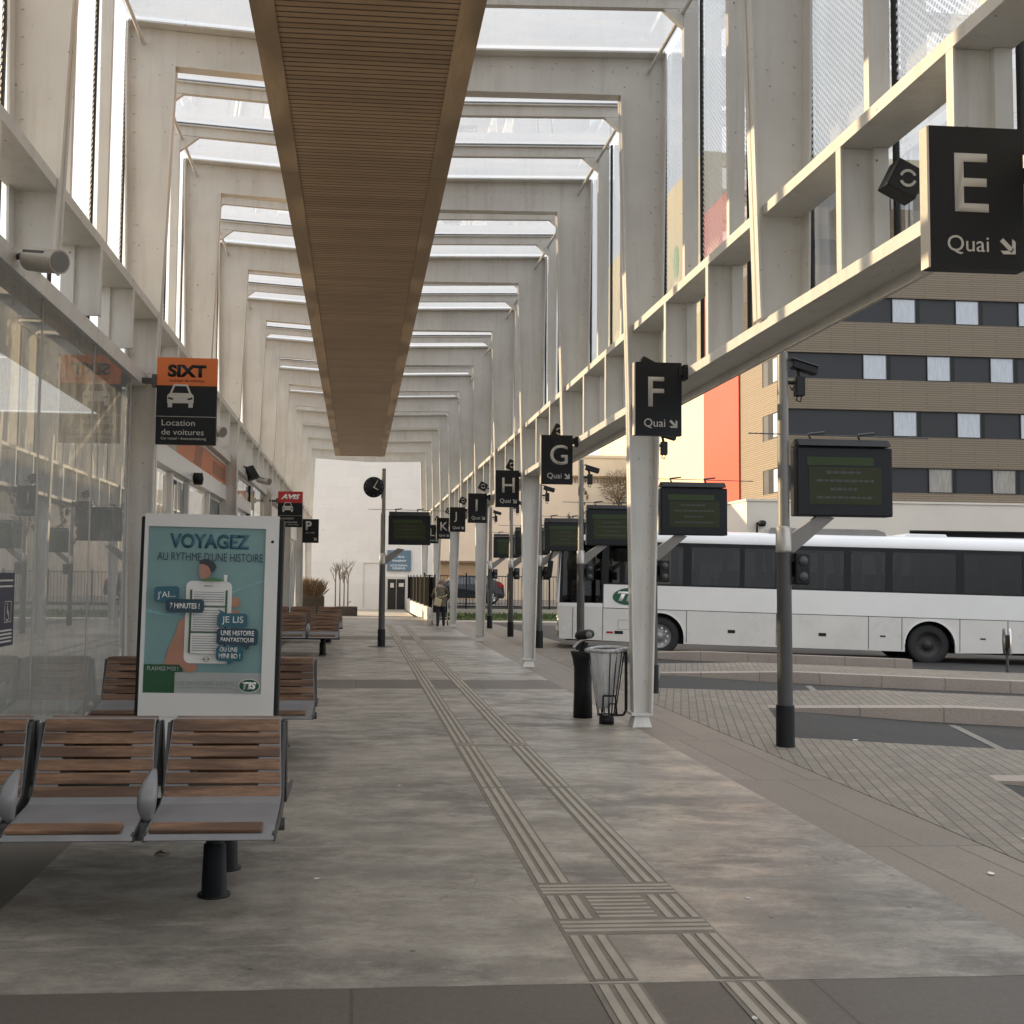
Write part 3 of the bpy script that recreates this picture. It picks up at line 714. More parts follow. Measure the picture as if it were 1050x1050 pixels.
for a in (28.05, 30, 32, 34, 36, 38, 40, 42): dm.box(-2.57 - HX, a - .04, .1, -2.49 - HX, a + .04, 3.02)
dm.build('door_frame', 'white_paint', hall)
# dark furniture inside the hall, seen dimly through the glass
for i, (y, w) in enumerate(((4.0, 1.2), (7.0, 1.6), (9.6, 1.2))):
    MB().box(-5.6 - HX, y, 0, -4.9 - HX, y + w, 1.05).build('counter', 'planter', hall)
# ------------------------------------------------------------------ quay signs
def arrow(mb, cx, cz, s, y, t=.003):
    c = math.sqrt(.5)
    def P(a, b): return (cx + (a * c + b * c) * s, cz + (-a * c + b * c) * s)   # a along the arrow (down right), b across
    w = .13
    mb.prism([P(-.62, -w), P(.28, -w), P(.28, w), P(-.62, w)], y - t, y, 'Y')
    mb.prism([P(.52, 0), P(.02, .52), P(-.22, .52 - .03), P(.24, 0.0)], y - t, y, 'Y')
    mb.prism([P(.52, 0), P(.24, 0.0), P(-.22, -.52 + .03), P(.02, -.52)], y - t, y, 'Y')
SPAN = 5.1
where = {'E': 'hanging nearest and largest at the upper right', 'F': 'on the nearest full height white column',
         'G': 'hanging under the rail between the F and H signs', 'H': 'hanging under the rail between the G and I signs', 'I': 'hanging under the rail between the H and J signs',
         'J': 'hanging under the rail between the I and K signs', 'K': 'hanging under the rail between the J and L signs', 'L': 'farthest of the row, beside the K sign'}
dzs = {'E': 3.145, 'F': 3.015, 'G': 2.99, 'H': 2.99, 'I': 2.945, 'J': 2.945, 'K': 2.92, 'L': 2.93}
for i, ch in enumerate('EFGHIJKL'):
    y = 4.85 + SPAN * i; z0 = dzs[ch]; w = .46; h = .70
    xl = {'E': 2.54, 'F': 2.585}.get(ch, 2.563)
    if ch == 'E': w, h = .48, .69; y = 4.6; z0 = 3.068
    t = thing('quay_sign', 'black platform sign reading %s Quai, %s' % (ch, where[ch]), 'sign', (xl, y, z0), 0, 'platform letter signs under the canopy rail')
    if ch == 'E': t.scale = (.95, .95, .95)
    p = MB().box(.012, -.035, 0, w, .035, h).build('panel', 'signblack', t)
    MB().box(0, -.034, .002, .011, .034, h - .002).build('edge_trim', 'signedge', t)
    text('letter', ch, 'signtext', t, .135 if ch != 'I' else .19, -.035, .275, h=.285, bold=.006)
    text('word', 'Quai', 'signtext', t, .095, -.035, .068, w=.205)
    a = MB(); arrow(a, .385 if ch != 'E' else .40, .107, .085, -.035); a.build('arrow', 'signtext', t)
    b = MB()
    if ch == 'E': b.box(w - .08, .036, h - .22, 3.10 - xl, .09, h - .16)
    else: b.box(w, -.02, h - .10, 3.06 - xl, .02, h - .06); b.box(w - .03, -.045, h - .12, w + .05, .045, h - .04); b.box(3.06 - xl, -.06, h - .16, 3.10 - xl, .06, h - .02)
    b.build('bracket', 'black', t)
# small tilted signal boxes on arms above the signs
for i, ch in enumerate('EFGHIJKL'):
    y = 4.85 + SPAN * i + 1.35; z = 3.93 if i else 4.10
    t = thing('signal_box', 'small tilted black box with ring emblem just behind the %s sign' % ch, 'signal box', (3.10 if i else 3.31, y, z), 0, 'tilted boxes behind the letter signs')
    rot = (0, R(27), 0)
    MB().obox((-.02, 0, 0), (.20, .13, .19), rot).build('housing', 'black', t, bevel=.008)
    r = MB(); n = 20
    for q0, q1 in ((20, 165), (200, 345)):
        pts = [(math.cos(R(q)), math.sin(R(q))) for q in range(q0, q1 + 1, 14)]
        for (a, b), (c, d) in zip(pts, pts[1:]):
            r.prism([(-.02 + .055 * a, .055 * b), (-.02 + .055 * c, .055 * d), (-.02 + .038 * c, .038 * d), (-.02 + .038 * a, .038 * b)], -.069, -.066, 'Y')
    r.build('ring_emblem', 'signtext', t)
    MB().tube((.05, 0, -.03), (.16 if i else .1, 0, -.06), .016).build('arm', 'darkgrey', t)

# ------------------------------------------------------------------ car rental and parking signs, left
def pict_car(mb, cx, cz, s, y):
    t = .003
    mb.prism([(cx - .34 * s, cz + .12 * s), (cx - .22 * s, cz + .42 * s), (cx + .22 * s, cz + .42 * s), (cx + .34 * s, cz + .12 * s), (cx + .28 * s, cz + .12 * s), (cx + .18 * s, cz + .36 * s), (cx - .18 * s, cz + .36 * s), (cx - .28 * s, cz + .12 * s)], y - t, y, 'Y')
    mb.prism([(cx - .42 * s, cz - .2 * s), (cx - .42 * s, cz + .05 * s), (cx - .34 * s, cz + .13 * s), (cx + .34 * s, cz + .13 * s), (cx + .42 * s, cz + .05 * s), (cx + .42 * s, cz - .2 * s)], y - t - .0006, y - .0006, 'Y')
    for q in (-1, 1): mb.prism([(cx + q * .40 * s, cz - .34 * s), (cx + q * .40 * s, cz - .2 * s), (cx + q * .26 * s, cz - .2 * s), (cx + q * .26 * s, cz - .34 * s)], y - t - .0003, y - .0003, 'Y')
def rental(name, label, y, x0, z0, w, h, logo, lmat, tmat, shear):
    t = thing(name, label, 'sign', (x0, y, z0), 0, None)
    MB().box(0, -.03, 0, w, .03, h * .675).build('panel', 'signblack', t)
    MB().box(0, -.031, h * .677, w, .031, h).build('header', lmat, t)
    text('logo', logo, tmat, t, w / 2, -.031, h * .775, h=h * .145, w=w * (.64 if shear < .2 else .78), align='CENTER', bold=.05, shear=shear)
    m = MB(); pict_car(m, w * .40, h * .545, w * .52, -.03); m.build('car_pictogram', 'signtext', t)
    for q in (-1, 1):
        hl = MB(); hl.prism([(w * .40 + q * w * .2, h * .545), (w * .40 + q * w * .11, h * .525), (w * .40 + q * w * .13, h * .51), (w * .40 + q * w * .2, h * .52)], -.0345, -.0338, 'Y'); hl.build('car_headlight', 'signblack', t)
    MB().box(.004, -.0312, h * .318, w - .004, -.0295, h * .323).build('rule', 'signtext', t)
    text('words', 'Location', 'signtext', t, w * .10, -.03, h * .215, h=h * .068, w=w * .55)
    text('words', 'de voitures', 'signtext', t, w * .10, -.03, h * .110, h=h * .066, w=w * .70)
    text('small_print', 'Car rental • Autovermietung', 'signtext', t, w * .09, -.03, h * .045, w=w * .75)
    b = MB(); b.box(-.22, -.025, h * .70, 0, .025, h * .76); b.box(-.05, -.045, h * .66, .0, .045, h * .8); b.build('bracket', 'darkgrey', t)
    return t
ts = rental('rental_sign', 'hanging car rental sign with orange header and dark lettering, nearest on the left', 11.78, -2.21, 3.055, .645, .95, 'SIXT', 'orange', 'signblack', 0)
text('tagline', 'location de voitures', 'signblack', ts, .645 * .5, -.031, .95 * .72, w=.37, align='CENTER')
rental('rental_sign', 'hanging car rental sign with red header and white slanted lettering, farther on the left', 28.0, -2.095, 2.905, .635, .925, 'AVIS', 'red_sign', 'white_logo', .28)
t = thing('parking_sign', 'small black hanging sign with white P and arrow left of the far white wall', 'sign', (-1.555, 30.0, 2.565))
MB().box(0, -.03, 0, .45, .03, .66).build('panel', 'signblack', t)
text('letter', 'P', 'signtext', t, .09, -.03, .35, h=.25, bold=.03); text('words', 'parc relais', 'signtext', t, .09, -.03, .25, w=.25)
a = MB(); arrow(a, .36, .10, .09, -.03); a.build('arrow', 'signtext', t)
MB().box(-.75, -.02, .56, 0, .02, .60).build('bracket', 'darkgrey', t)

# cylindrical loudspeakers on the left rail
for (y, x, lab) in ((7.42, -2.27, 'large pale grey cylinder loudspeaker pointing along the platform above the glass, nearest'), (15.9, -2.24, 'pale grey cylinder loudspeaker just right of the orange headed rental sign'), (24.1, -2.24, 'pale grey cylinder loudspeaker above the reflection of the red headed rental sign')):
    t = thing('cylinder_loudspeaker', lab, 'loudspeaker', (x, y, 3.79), 0, 'loudspeakers along the left rail')
    d = Vector((.22, -.17, -.06)).normalized(); L = .33
    o = MB(); o.tube((0, 0, 0), d * L, .08, .08, 20); o.build('body', 'lampgrey', t, bevel=.006)
    MB().tube(d * (L - .004), d * (L + .004), .068, .068, 20).build('grille', 'postgrey', t)
    b = MB(); b.tube((-.16, .06, .02), (-.02, .02, .03), .02); b.obox((.06, -.13, .01), (.22, .012, .03), (0, .2, -.65)); b.obox((-.02, -.02, .03), (.012, .2, .03), (0, 0, .9)); b.build('yoke', 'darkgrey', t)
t = thing('floodlight', 'black twin head floodlight above the shop fascia', 'floodlight', (-2.30, 22.6, 3.86))
o = MB(); o.tube((0, 0, .05), (.10, -.02, -.20), .09, .13, 16); o.build('lamp_head', 'black', t)
MB().tube((-.28, .2, .02), (-.20, .12, -.02), .08, .1, 14).build('lamp_head', 'black', t)
MB().path([(0, 0, .02), (-.12, .06, .06), (-.24, .16, .04), (-.2, .1, -.12)], .018).build('bracket', 'black', t)

# ------------------------------------------------------------------ posts with departure screens
def display(parent, x0, z0, w=1.0, h=.70):
    """screen box; x0,z0 = lower left corner in the post's local space"""
    d = MB(); d.box(x0, -.09, z0, x0 + w, .09, z0 + h); o = d.build('display_box', 'signblack', parent, bevel=.012)
    MB().prism([(-.13, z0 + h + .012), (.12, z0 + h + .012), (.02, z0 + h + .085), (-.06, z0 + h + .085)], x0 + .01, x0 + w - .03, 'X').build('hood', 'black', o)
    MB().box(x0 + .12, -.093, z0 + .12, x0 + w - .12, -.088, z0 + .50).build('screen', 'screen', o)
    MB().box(x0 + .10, -.0935, z0 + .515, x0 + w - .2, -.088, z0 + .60).build('header_band', 'screen_bar', o)
    rr = random.Random(5)
    for i, (a, b) in enumerate(((.30, .66), (.20, .80), (.34, .62), (.20, .78))):
        z = z0 + .43 - .085 * i; x = x0 + a; tx = MB(); tx.box(x, -.0942, z + .012, x0 + b, -.092, z + .016)
        while x < x0 + b:
            wl = rr.uniform(.03, .07); tx.box(x, -.0945, z, min(x + wl, x0 + b), -.092, z + .028); x += wl + .018
        tx.build('screen_text', 'screen_text', o)
    wv = MB(); wv.tube((x0 - .48, -.02, z0 + h + .135), (x0 + w + .42, -.02, z0 + h + .12), .006, n=6)
    for q in (.2, .72): wv.path([(x0 + q * w, 0, z0 + h + .05), (x0 + q * w - .05, -.02, z0 + h + .14), (x0 + q * w + .12, -.02, z0 + h + .16)], .012, 6)
    wv.build('bird_wire', 'darkgrey', o)
    return o
def post(root, top, camera_side=True):
    MB().tube((0, 0, 2.2), (0, 0, top), .058, .052, 16).build('pole', 'postgrey', root)
    MB().lathe([(.060, 2.21), (.078, 2.19), (.080, 1.96), (.078, 1.94), (.0, 1.94)], n=18).build('collar', 'collar', root)
    MB().tube((0, 0, .40), (0, 0, 1.945), .076, .072, 18).build('sleeve', 'postdark', root)
    MB().tube((0, 0, -.03), (0, 0, .41), .092, .090, 18).build('base_sleeve', 'black', root)
    MB().prism([(.03, 1.98), (.09, 1.94), (.52, 2.30), (.36, 2.33), (.05, 2.12)], -.035, .035, 'Y').build('support_arm', 'postgrey', root)
def signal_head(root):
    s_ = MB(); s_.box(.09, -.085, 1.62, .24, .085, 1.94); s_.box(.06, -.02, 1.7, .09, .02, 1.86)
    o = s_.build('signal_head', 'black', root, bevel=.015)
    for z in (1.70, 1.86): MB().lathe([(0, -.001), (.045, 0), (.05, .012), (.0, .0125)], (.165, -.100, z), 'Y', 14).build('lens', 'darkgrey', o)
PG = 'departure screen posts along the bus bays'
plab = ['tall grey post with departure screen standing alone in front of the coach rear half',
        'post with departure screen half hidden behind the white column with the F sign',
        'post with departure screen in front of the coach driver window, behind the litter bins',
        'post with departure screen between the coach nose and the second full white column',
        'post with departure screen just left of the second full white column',
        'farthest post with departure screen, in front of the dark parked car']
clab = ['black surveillance camera on top of the lone post in front of the coach rear', 'black surveillance camera below the F sign', 'black surveillance camera on the post right of the G sign',
        'black surveillance camera on the post below the G sign', 'black surveillance camera on the post below and right of the H sign', 'smallest and farthest black surveillance camera, right of the I sign']
px = [4.30, 4.33, 4.33, 4.33, 4.33, 4.33]; py = [10.57, 15.56, 20.68, 25.45, 30.28, 35.1]
for i in range(6):
    t = thing('display_post', plab[i], 'departure screen', (px[i], py[i], zp(px[i])), 0, PG)
    post(t, 3.99); display(t, .11, 2.315); signal_head(t)
    c = thing('surveillance_camera', clab[i], 'camera', (px[i] + .06, py[i], 3.62 if i else 3.66), 0, 'cameras on the screen posts')
    MB().obox((.16, -.02, .17), (.27, .10, .085), (0, R(16), 0)).build('camera_body', 'black', c, bevel=.012)
    MB().obox((.15, -.02, .222), (.30, .13, .012), (0, R(16), 0)).build('sun_shield', 'darkgrey', c)
    MB().box(.07, -.045, -.12, .165, .045, .08).build('junction_box', 'black', c, bevel=.008)
    k = MB(); k.path([(.0, 0, .02), (.06, 0, .02)], .022); k.path([(.115, 0, .06), (.09, 0, .16), (.14, 0, .17)], .02)
    k.path([(.10, 0, -.12), (.08, 0, -.16), (.12, -.02, -.18), (.14, 0, -.12)], .006, 6); k.path([(.02, 0, -.02), (.03, -.03, -.07), (.05, 0, -.03)], .006, 6); k.build('bracket', 'black', c)
# clock post on the platform
t = thing('clock_post', 'tall post with round black clock and departure screen standing on the platform', 'clock post', (.575, 25.5, 0))
post(t, 4.22); display(t, .13, 2.41)
c = MB().lathe([(0, -.07), (.235, -.07), (.245, -.05), (.245, .05), (.235, .07), (0, .07)], (-.235, -.02, 3.77), 'Y', 36).build('clock', 'signblack', t)
hm = MB(); cx, cz = -.235, 3.77
hm.prism([(cx - .01, cz - .02), (cx + .012, cz - .015), (cx + .10, cz + .155), (cx + .088, cz + .16)], -.096, -.092, 'Y')
hm.prism([(cx - .01, cz + .014), (cx - .012, cz - .014), (cx + .105, cz - .075), (cx + .112, cz - .058)], -.0985, -.0965, 'Y')
hm.build('hands', 'yellow_lamp', c)
dm = MB()
for q in range(12):
    a = R(30 * q); dx, dz = math.sin(a), math.cos(a)
    dm.prism([(cx + dx * .19 - dz * .006, cz + dz * .19 + dx * .006), (cx + dx * .215 - dz * .006, cz + dz * .215 + dx * .006), (cx + dx * .215 + dz * .006, cz + dz * .215 - dx * .006), (cx + dx * .19 + dz * .006, cz + dz * .19 - dx * .006)], -.094, -.0905, 'Y')
dm.build('hour_marks', 'postgrey', c)
MB().box(-.02, -.02, 3.72, .01, .02, 3.82).build('clock_bracket', 'postgrey', t)
MB().lathe([(0, .012), (.30, .012), (.33, .002)], (0, 0, 0), n=24).build('base_plate', 'postdark', t)

# ------------------------------------------------------------------ benches (steel rows with timber slats, back to back)
def bench(label, y, n=3, front=True):
    t = thing('platform_bench', label, 'bench', (-.69, y, 0), 0 if front else math.pi, 'timber slat benches standing back to back in rows on the platform')
    rows = [(-.0 - .667 * i) for i in range(n)] if front else [(.667 * i) for i in range(n)]
    for q, cx in enumerate(rows):
        w = .306
        # pressed steel seat and back shell
        prof = [(-.60, .385), (-.585, .41), (-.50, .43), (-.17, .468), (-.10, .50), (.03, .85), (.055, .87)]
        sh = MB()
        for (y0, z0), (y1, z1) in zip(prof, prof[1:]):
            l = math.hypot(y1 - y0, z1 - z0); ny, nz = -(z1 - z0) / l * .012, (y1 - y0) / l * .012
            n0 = w - (.0 if z0 < .49 else .02 * (z0 - .49) / .4); n1 = w - (.0 if z1 < .49 else .02 * (z1 - .49) / .4)
            a = [(cx - n0, y0, z0), (cx + n0, y0, z0), (cx + n1, y1, z1), (cx - n1, y1, z1)]
            bq = [(p[0], p[1] - ny, p[2] - nz) for p in a]
            if z0 > .49 and z0 < .84:   # the back is an open frame: two side plates
                for s0, s1 in ((0, .2), (.8, 1)):
                    f = lambda p, r, s: tuple(p[k] + (r[k] - p[k]) * s for k in range(3))
                    aa = [f(a[0], a[1], s0), f(a[0], a[1], s1), f(a[3], a[2], s1), f(a[3], a[2], s0)]; bb = [f(bq[0], bq[1], s0), f(bq[0], bq[1], s1), f(bq[3], bq[2], s1), f(bq[3], bq[2], s0)]
                    sh.add(aa + bb, [(0, 1, 2, 3), (7, 6, 5, 4), (0, 4, 5, 1), (1, 5, 6, 2), (2, 6, 7, 3), (3, 7, 4, 0)])
            else:
                sh.add(a + bq, [(0, 1, 2, 3), (7, 6, 5, 4), (0, 4, 5, 1), (1, 5, 6, 2), (2, 6, 7, 3), (3, 7, 4, 0)])
        so = sh.build('seat', 'bench_metal', t)
        # side cheeks
        for s in (-1, 1):
            xx = cx + s * w; ck = MB()
            ck.prism([(-.59, .375), (-.59, .41), (-.50, .428), (-.17, .462), (-.085, .50), (.035, .855), (.075, .855), (.06, .72), (.0, .47), (-.05, .39)], xx - .008, xx + .008, 'X')
            ck.build('side_cheek', 'bench_dark', t)
        sl = MB()
        for i in range(6):
            f = i / 5; yy = -.085 + f * .124; zz = .527 + f * .327
            ang = math.atan2(.375, .12)
            sl.obox((cx, yy - .012, zz - .012), (2 * (w - .006 - .018 * f), (.058 if i < 5 else .066), .022), (ang, 0, 0))
        sl.build('back_slats', 'slat', t, bevel=.004)
        fs = MB(); fs.obox((cx - .02, -.545, .432), (2 * w - .075, .085, .022), (R(12), 0, 0)); fs.build('front_slat', 'slat', t, bevel=.006)
        # armrest between seats: curved leaf shaped plate
        if (q < n - 1 and front) or (q > 0 and not front):
            ax = cx - .3335
            am = MB(); vs = []                       # a curved leaf, wide in the middle
            for u in range(13):
                f_ = u / 12; yy = -.36 - .16 * math.sin(f_ * 2.5) + .12 * f_; zz = .405 + .265 * f_ ** .9; wd = .010 + .038 * math.sin(math.pi * min(1, f_ * .93 + .04)) ** .8
                cxx = ax + .02 * f_
                for sx, th in ((-1, 0), (-.5, -.012), (0, -.016), (.5, -.012), (1, 0), (.5, .012), (-.5, .012)):
                    vs.append((cxx + sx * wd, yy + th * .9, zz + th * .5))
            am.add(vs, [(k * 7 + i, k * 7 + (i + 1) % 7, (k + 1) * 7 + (i + 1) % 7, (k + 1) * 7 + i) for k in range(12) for i in range(7)] + [tuple(range(6, -1, -1)), tuple(range(84, 91))], True)
            am.build('armrest', 'bench_metal', t)
            MB().prism([(-.50, .36), (-.44, .43), (-.20, .43), (-.10, .40), (-.10, .36)], ax - .035, ax + .035, 'X').build('armrest_base', 'bench_dark', t)
    xe0, xe1 = (min(rows) - .29, max(rows) + .33)
    MB().tube((xe0, -.16, .36), (xe1, -.16, .36), .033, n=12).build('rail', 'bench_dark', t)
    lx = [max(rows) - .025, min(rows) - .15] if front else [min(rows) + .025, max(rows) + .15]
    for x in lx:
        MB().lathe([(0, .001), (.085, .001), (.085, .010), (.066, .012), (.058, .26), (.050, .265), (.046, .27), (.046, .36), (0, .36)], (x, -.16, 0), n=18).build('leg', 'black', t)
    return t
where_b = ['nearest row, in front of the white advertising panel', 'second row, partly hidden behind the white advertising panel', 'third row, beyond the advertising panel', 'farthest row, near the end of the hall']
for i, y in enumerate((5.88, 10.25, 22.75, 27.2)):
    bench('timber slat bench facing the camera, %s' % where_b[i], y, 3, True)
    bench('timber slat bench facing away, in the %s' % where_b[i].replace('in front of', 'before').replace(', partly hidden behind the white advertising panel', ' behind the white advertising panel'), y + .19, 3, False)

# ------------------------------------------------------------------ advertising panel
ad = thing('advertising_panel', 'free standing white advertising panel with a turquoise poster', 'advertising panel', (-1.215, 8.9, 0))
ad.rotation_euler = (0, R(.7), 0)
AW = .54
MB().box(-AW - .035, .0, .16, AW + .035, .17, 2.115).build('casing', 'black', ad, bevel=.01)
fb = MB(); p0, p1, q0, q1 = -.51 + .0, .435, .69, 2.035       # poster window
fb.box(-AW, -.03, .50, p0, 0, 2.14); fb.box(p1, -.03, .50, AW, 0, 2.14); fb.box(p0, -.03, q1, p1, 0, 2.14); fb.box(p0, -.03, .50, p1, 0, q0)
fb.build('frame', 'white_paint', ad)
fb = MB(); fb.box(-AW + .0, -.03, .16, AW, 0, .497); fb.build('lower_panel', 'white_paint', ad)
MB().box(-.36, .03, 0, .36, .14, .16).build('foot', 'black', ad)
MB().lathe([(0, -.004), (.012, -.003), (.012, 0)], (.49, -.03, 1.93), 'Y', 12).build('lock', 'black', ad)
PW, PH = p1 - p0, q1 - q0
po = MB().box(p0, -.008, q0, p1, -.002, q1).build('poster', 'poster_teal', ad)
def PX(u): return p0 + u * PW
def PZ(v): return q1 - v * PH
LAY = [-.008]
def lay():
    LAY[0] -= .0012; return LAY[0]
def pshape(name, mat, pts):
    y = lay(); mb = MB(); mb.prism([(PX(a), PZ(b)) for a, b in pts], y - .001, y, 'Y'); return mb.build(name, mat, po)
def rrect(u0, v0, u1, v1, r, n=5, sk=0):
    a = PW / PH; out = []
    for cx, cy, q in ((u1 - r, v1 - r * a, 0), (u0 + r, v1 - r * a, 90), (u0 + r, v0 + r * a, 180), (u1 - r, v0 + r * a, 270)):
        for k in range(n + 1):
            t_ = R(q + 90 * k / n); out.append((cx + r * math.cos(t_), cy + r * a * math.sin(t_) + sk * (cx - u0)))
    return out
def ptext(s, mat, u, v, wu, hv=None, align='CENTER', bold=0, roll=0):
    y = lay(); return text('poster_text', s, mat, po, PX(u), y, PZ(v), h=None if hv is None else hv * PH, w=wu * PW, align=align, bold=bold, roll=roll, thick=.0008)
pshape('poster_strip', 'poster_grey', [(.0, .875), (1, .875), (1, 1), (0, 1)])
pshape('poster_wave', surf('poster pale wave', (.22, .42, .44), .25), [(0, .50), (.2, .53), (.45, .48), (.8, .36), (1, .31), (1, .318), (.8, .37), (.45, .495), (.2, .545), (0, .52)])
pshape('poster_wave', 'poster_teal', [(.55, .82), (.75, .78), (1, .70), (1, .71), (.75, .79)])
pshape('poster_corner', 'poster_green', [(0, .83), (.33, .83), (.33, .875), (.265, .875), (.265, 1), (0, 1)])
ptext('FLASHEZ-MOI !', 'poster_grey', .16, .867, .26, .024, bold=.01)
ptext('VOYAGEZ', 'poster_dark', .52, .128, .68, .088, bold=.035)
ptext("AU RYTHME D'UNE HISTOIRE", 'poster_navy', .53, .205, .90, .052)
# the hand, the phone and a small reader on top of it
pshape('poster_hand', 'poster_skin', [(.17, .83), (.20, .74), (.26, .64), (.285, .57), (.33, .545), (.375, .56), (.385, .62), (.37, .70), (.40, .80), (.46, .845), (.42, .875), (.36, .875), (.30, .83)])
for v in (.42, .495): pshape('poster_finger', 'poster_skin', rrect(.70, v, .80, v + .06, .04))
pshape('phone', 'white_logo', rrect(.335, .325, .725, .82, .05)); pshape('phone_screen', 'poster_grey', rrect(.375, .375, .69, .765, .005))
for v0, v1 in ((.375, .47), (.485, .625), (.64, .76)):
    pshape('phone_text', 'white_logo', [(.39, v0), (.675, v0), (.675, v1), (.39, v1)])
    v = v0 + .015
    while v < v1 - .012:
        pshape('phone_text', 'ink', [(.405, v), (.66, v), (.66, v + .004), (.405, v + .004)]); v += .014
for u in (.375, .675): pshape('phone_edge', 'poster_green', [(u, .38), (u + .016, .38), (u + .016, .755), (u, .755)])
for v in (.474, .629): pshape('phone_edge', 'poster_green', [(.375, v), (.69, v), (.69, v + .006), (.375, v + .006)])
pshape('phone_button', 'ink', rrect(.503, .777, .557, .808, .027)); pshape('phone_button', 'white_logo', rrect(.510, .781, .55, .804, .02))
pshape('phone_speaker', 'ink', rrect(.49, .350, .57, .356, .003))
pshape('reader_shirt', 'poster_lgreen', [(.47, .325), (.50, .305), (.55, .30), (.64, .315), (.655, .325)])
pshape('reader_face', 'poster_skin', [(.445, .245), (.455, .215), (.50, .205), (.55, .225), (.56, .26), (.53, .30), (.49, .315), (.46, .305), (.445, .275)])
pshape('reader_hair', 'poster_hair', [(.455, .225), (.44, .212), (.47, .195), (.52, .19), (.57, .21), (.59, .235), (.575, .262), (.55, .275), (.535, .25), (.52, .235), (.48, .222)])
pshape('reader_cup', 'white_logo', [(.655, .285), (.69, .285), (.683, .325), (.662, .325)])
def bubble(u0, v0, u1, v1, mat, tail=None, sk=0):
    pshape('speech_bubble', mat, rrect(u0, v0, u1, v1, .03, sk=sk))
    if tail: pshape('speech_tail', mat, tail)
bubble(.075, .365, .285, .455, 'poster_dark', sk=-.03); ptext("J'AI...", 'white_logo', .18, .438, .15, .048, roll=R(4))
bubble(.175, .435, .50, .515, 'poster_navy'); ptext('7 MINUTES !', 'white_logo', .335, .493, .25, .034, bold=.02)
bubble(.615, .515, .87, .60, 'poster_dark', [(.65, .53), (.62, .49), (.70, .52)]); ptext('JE LIS', 'white_logo', .745, .583, .18, .05)
bubble(.615, .605, .965, .705, 'poster_navy', [(.82, .70), (.87, .735), (.90, .70)]); ptext('UNE HISTOIRE', 'white_logo', .79, .648, .28, .03, bold=.02); ptext('FANTASTIQUE', 'white_logo', .79, .690, .28, .03, bold=.02)
bubble(.615, .712, .845, .80, 'poster_dark', [(.70, .795), (.73, .825), (.76, .795)]); ptext('OU UNE', 'white_logo', .72, .745, .15, .027, bold=.01); ptext('MINI BD !', 'white_logo', .73, .785, .18, .03, bold=.01)
ptext('+ DE 2000 HISTOIRES COURTES', 'ink', .53, .945, .49, .022)
ptext('retrouvez vos histoires sur la ligne', 'ink', .53, .968, .46, .014)
y = lay()
def oval(name, mat, cu, cv, ru, rv, y, th=.001, n=28, parent=None, tilt=0):
    mb = MB(); c, s = math.cos(tilt), math.sin(tilt)
    mb.prism([(cu + ru * math.cos(2 * math.pi * i / n) * c - rv * math.sin(2 * math.pi * i / n) * s, cv + ru * math.cos(2 * math.pi * i / n) * s + rv * math.sin(2 * math.pi * i / n) * c) for i in range(n)], y - th, y, 'Y'); return mb.build(name, mat, parent)
oval('logo_oval', 'white_logo', PX(.905), PZ(.945), .085, .055, y, parent=po); oval('logo_oval', 'green_logo', PX(.905), PZ(.945), .08, .05, y - .0012, parent=po); lay(); lay()
text('logo_letters', 'TIS', 'white_logo', po, PX(.905), lay(), PZ(.945) - .03, h=.06, w=.115, align='CENTER', bold=.06, shear=.25, thick=.0008)

# wheelchair notice on the hall glass
nt_ = thing('notice', 'dark blue notice with a wheelchair symbol stuck on the hall glass at the left edge', 'notice', (-2.388, 6.85, 1.15), R(90))
MB().box(0, -.004, 0, .86, .0, .50).build('sheet', 'navy_notice', nt_)
mb = MB()
for (a, b, c, d) in ((.66, .16, .80, .165), (.66, .30, .80, .305), (.66, .16, .665, .305), (.795, .16, .80, .305)): mb.box(a, -.0055, b, c, -.004, d)
for z, u0 in ((.44, .45), (.40, .4), (.10, .42), (.075, .45), (.05, .42), (.025, .45)): mb.box(u0, -.0055, z, .82, -.004, z + .012)
n = 12
for i in range(9):
    q = R(-150 + 26 * i); q2 = R(-150 + 26 * (i + 1)); r0, r1 = .028, .036
    mb.prism([(.722 + r0 * math.cos(q), .205 + r0 * math.sin(q)), (.722 + r1 * math.cos(q), .205 + r1 * math.sin(q)), (.722 + r1 * math.cos(q2), .205 + r1 * math.sin(q2)), (.722 + r0 * math.cos(q2), .205 + r0 * math.sin(q2))], -.0055, -.004, 'Y')
mb.box(.712, -.0055, .22, .722, -.004, .27); mb.box(.712, -.0055, .278, .724, -.004, .29); mb.box(.722, -.0055, .235, .745, -.004, .242); mb.box(.722, -.0055, .213, .75, -.004, .221); mb.box(.743, -.0055, .185, .752, -.004, .221)
mb.build('wheelchair_symbol', 'signtext', nt_)

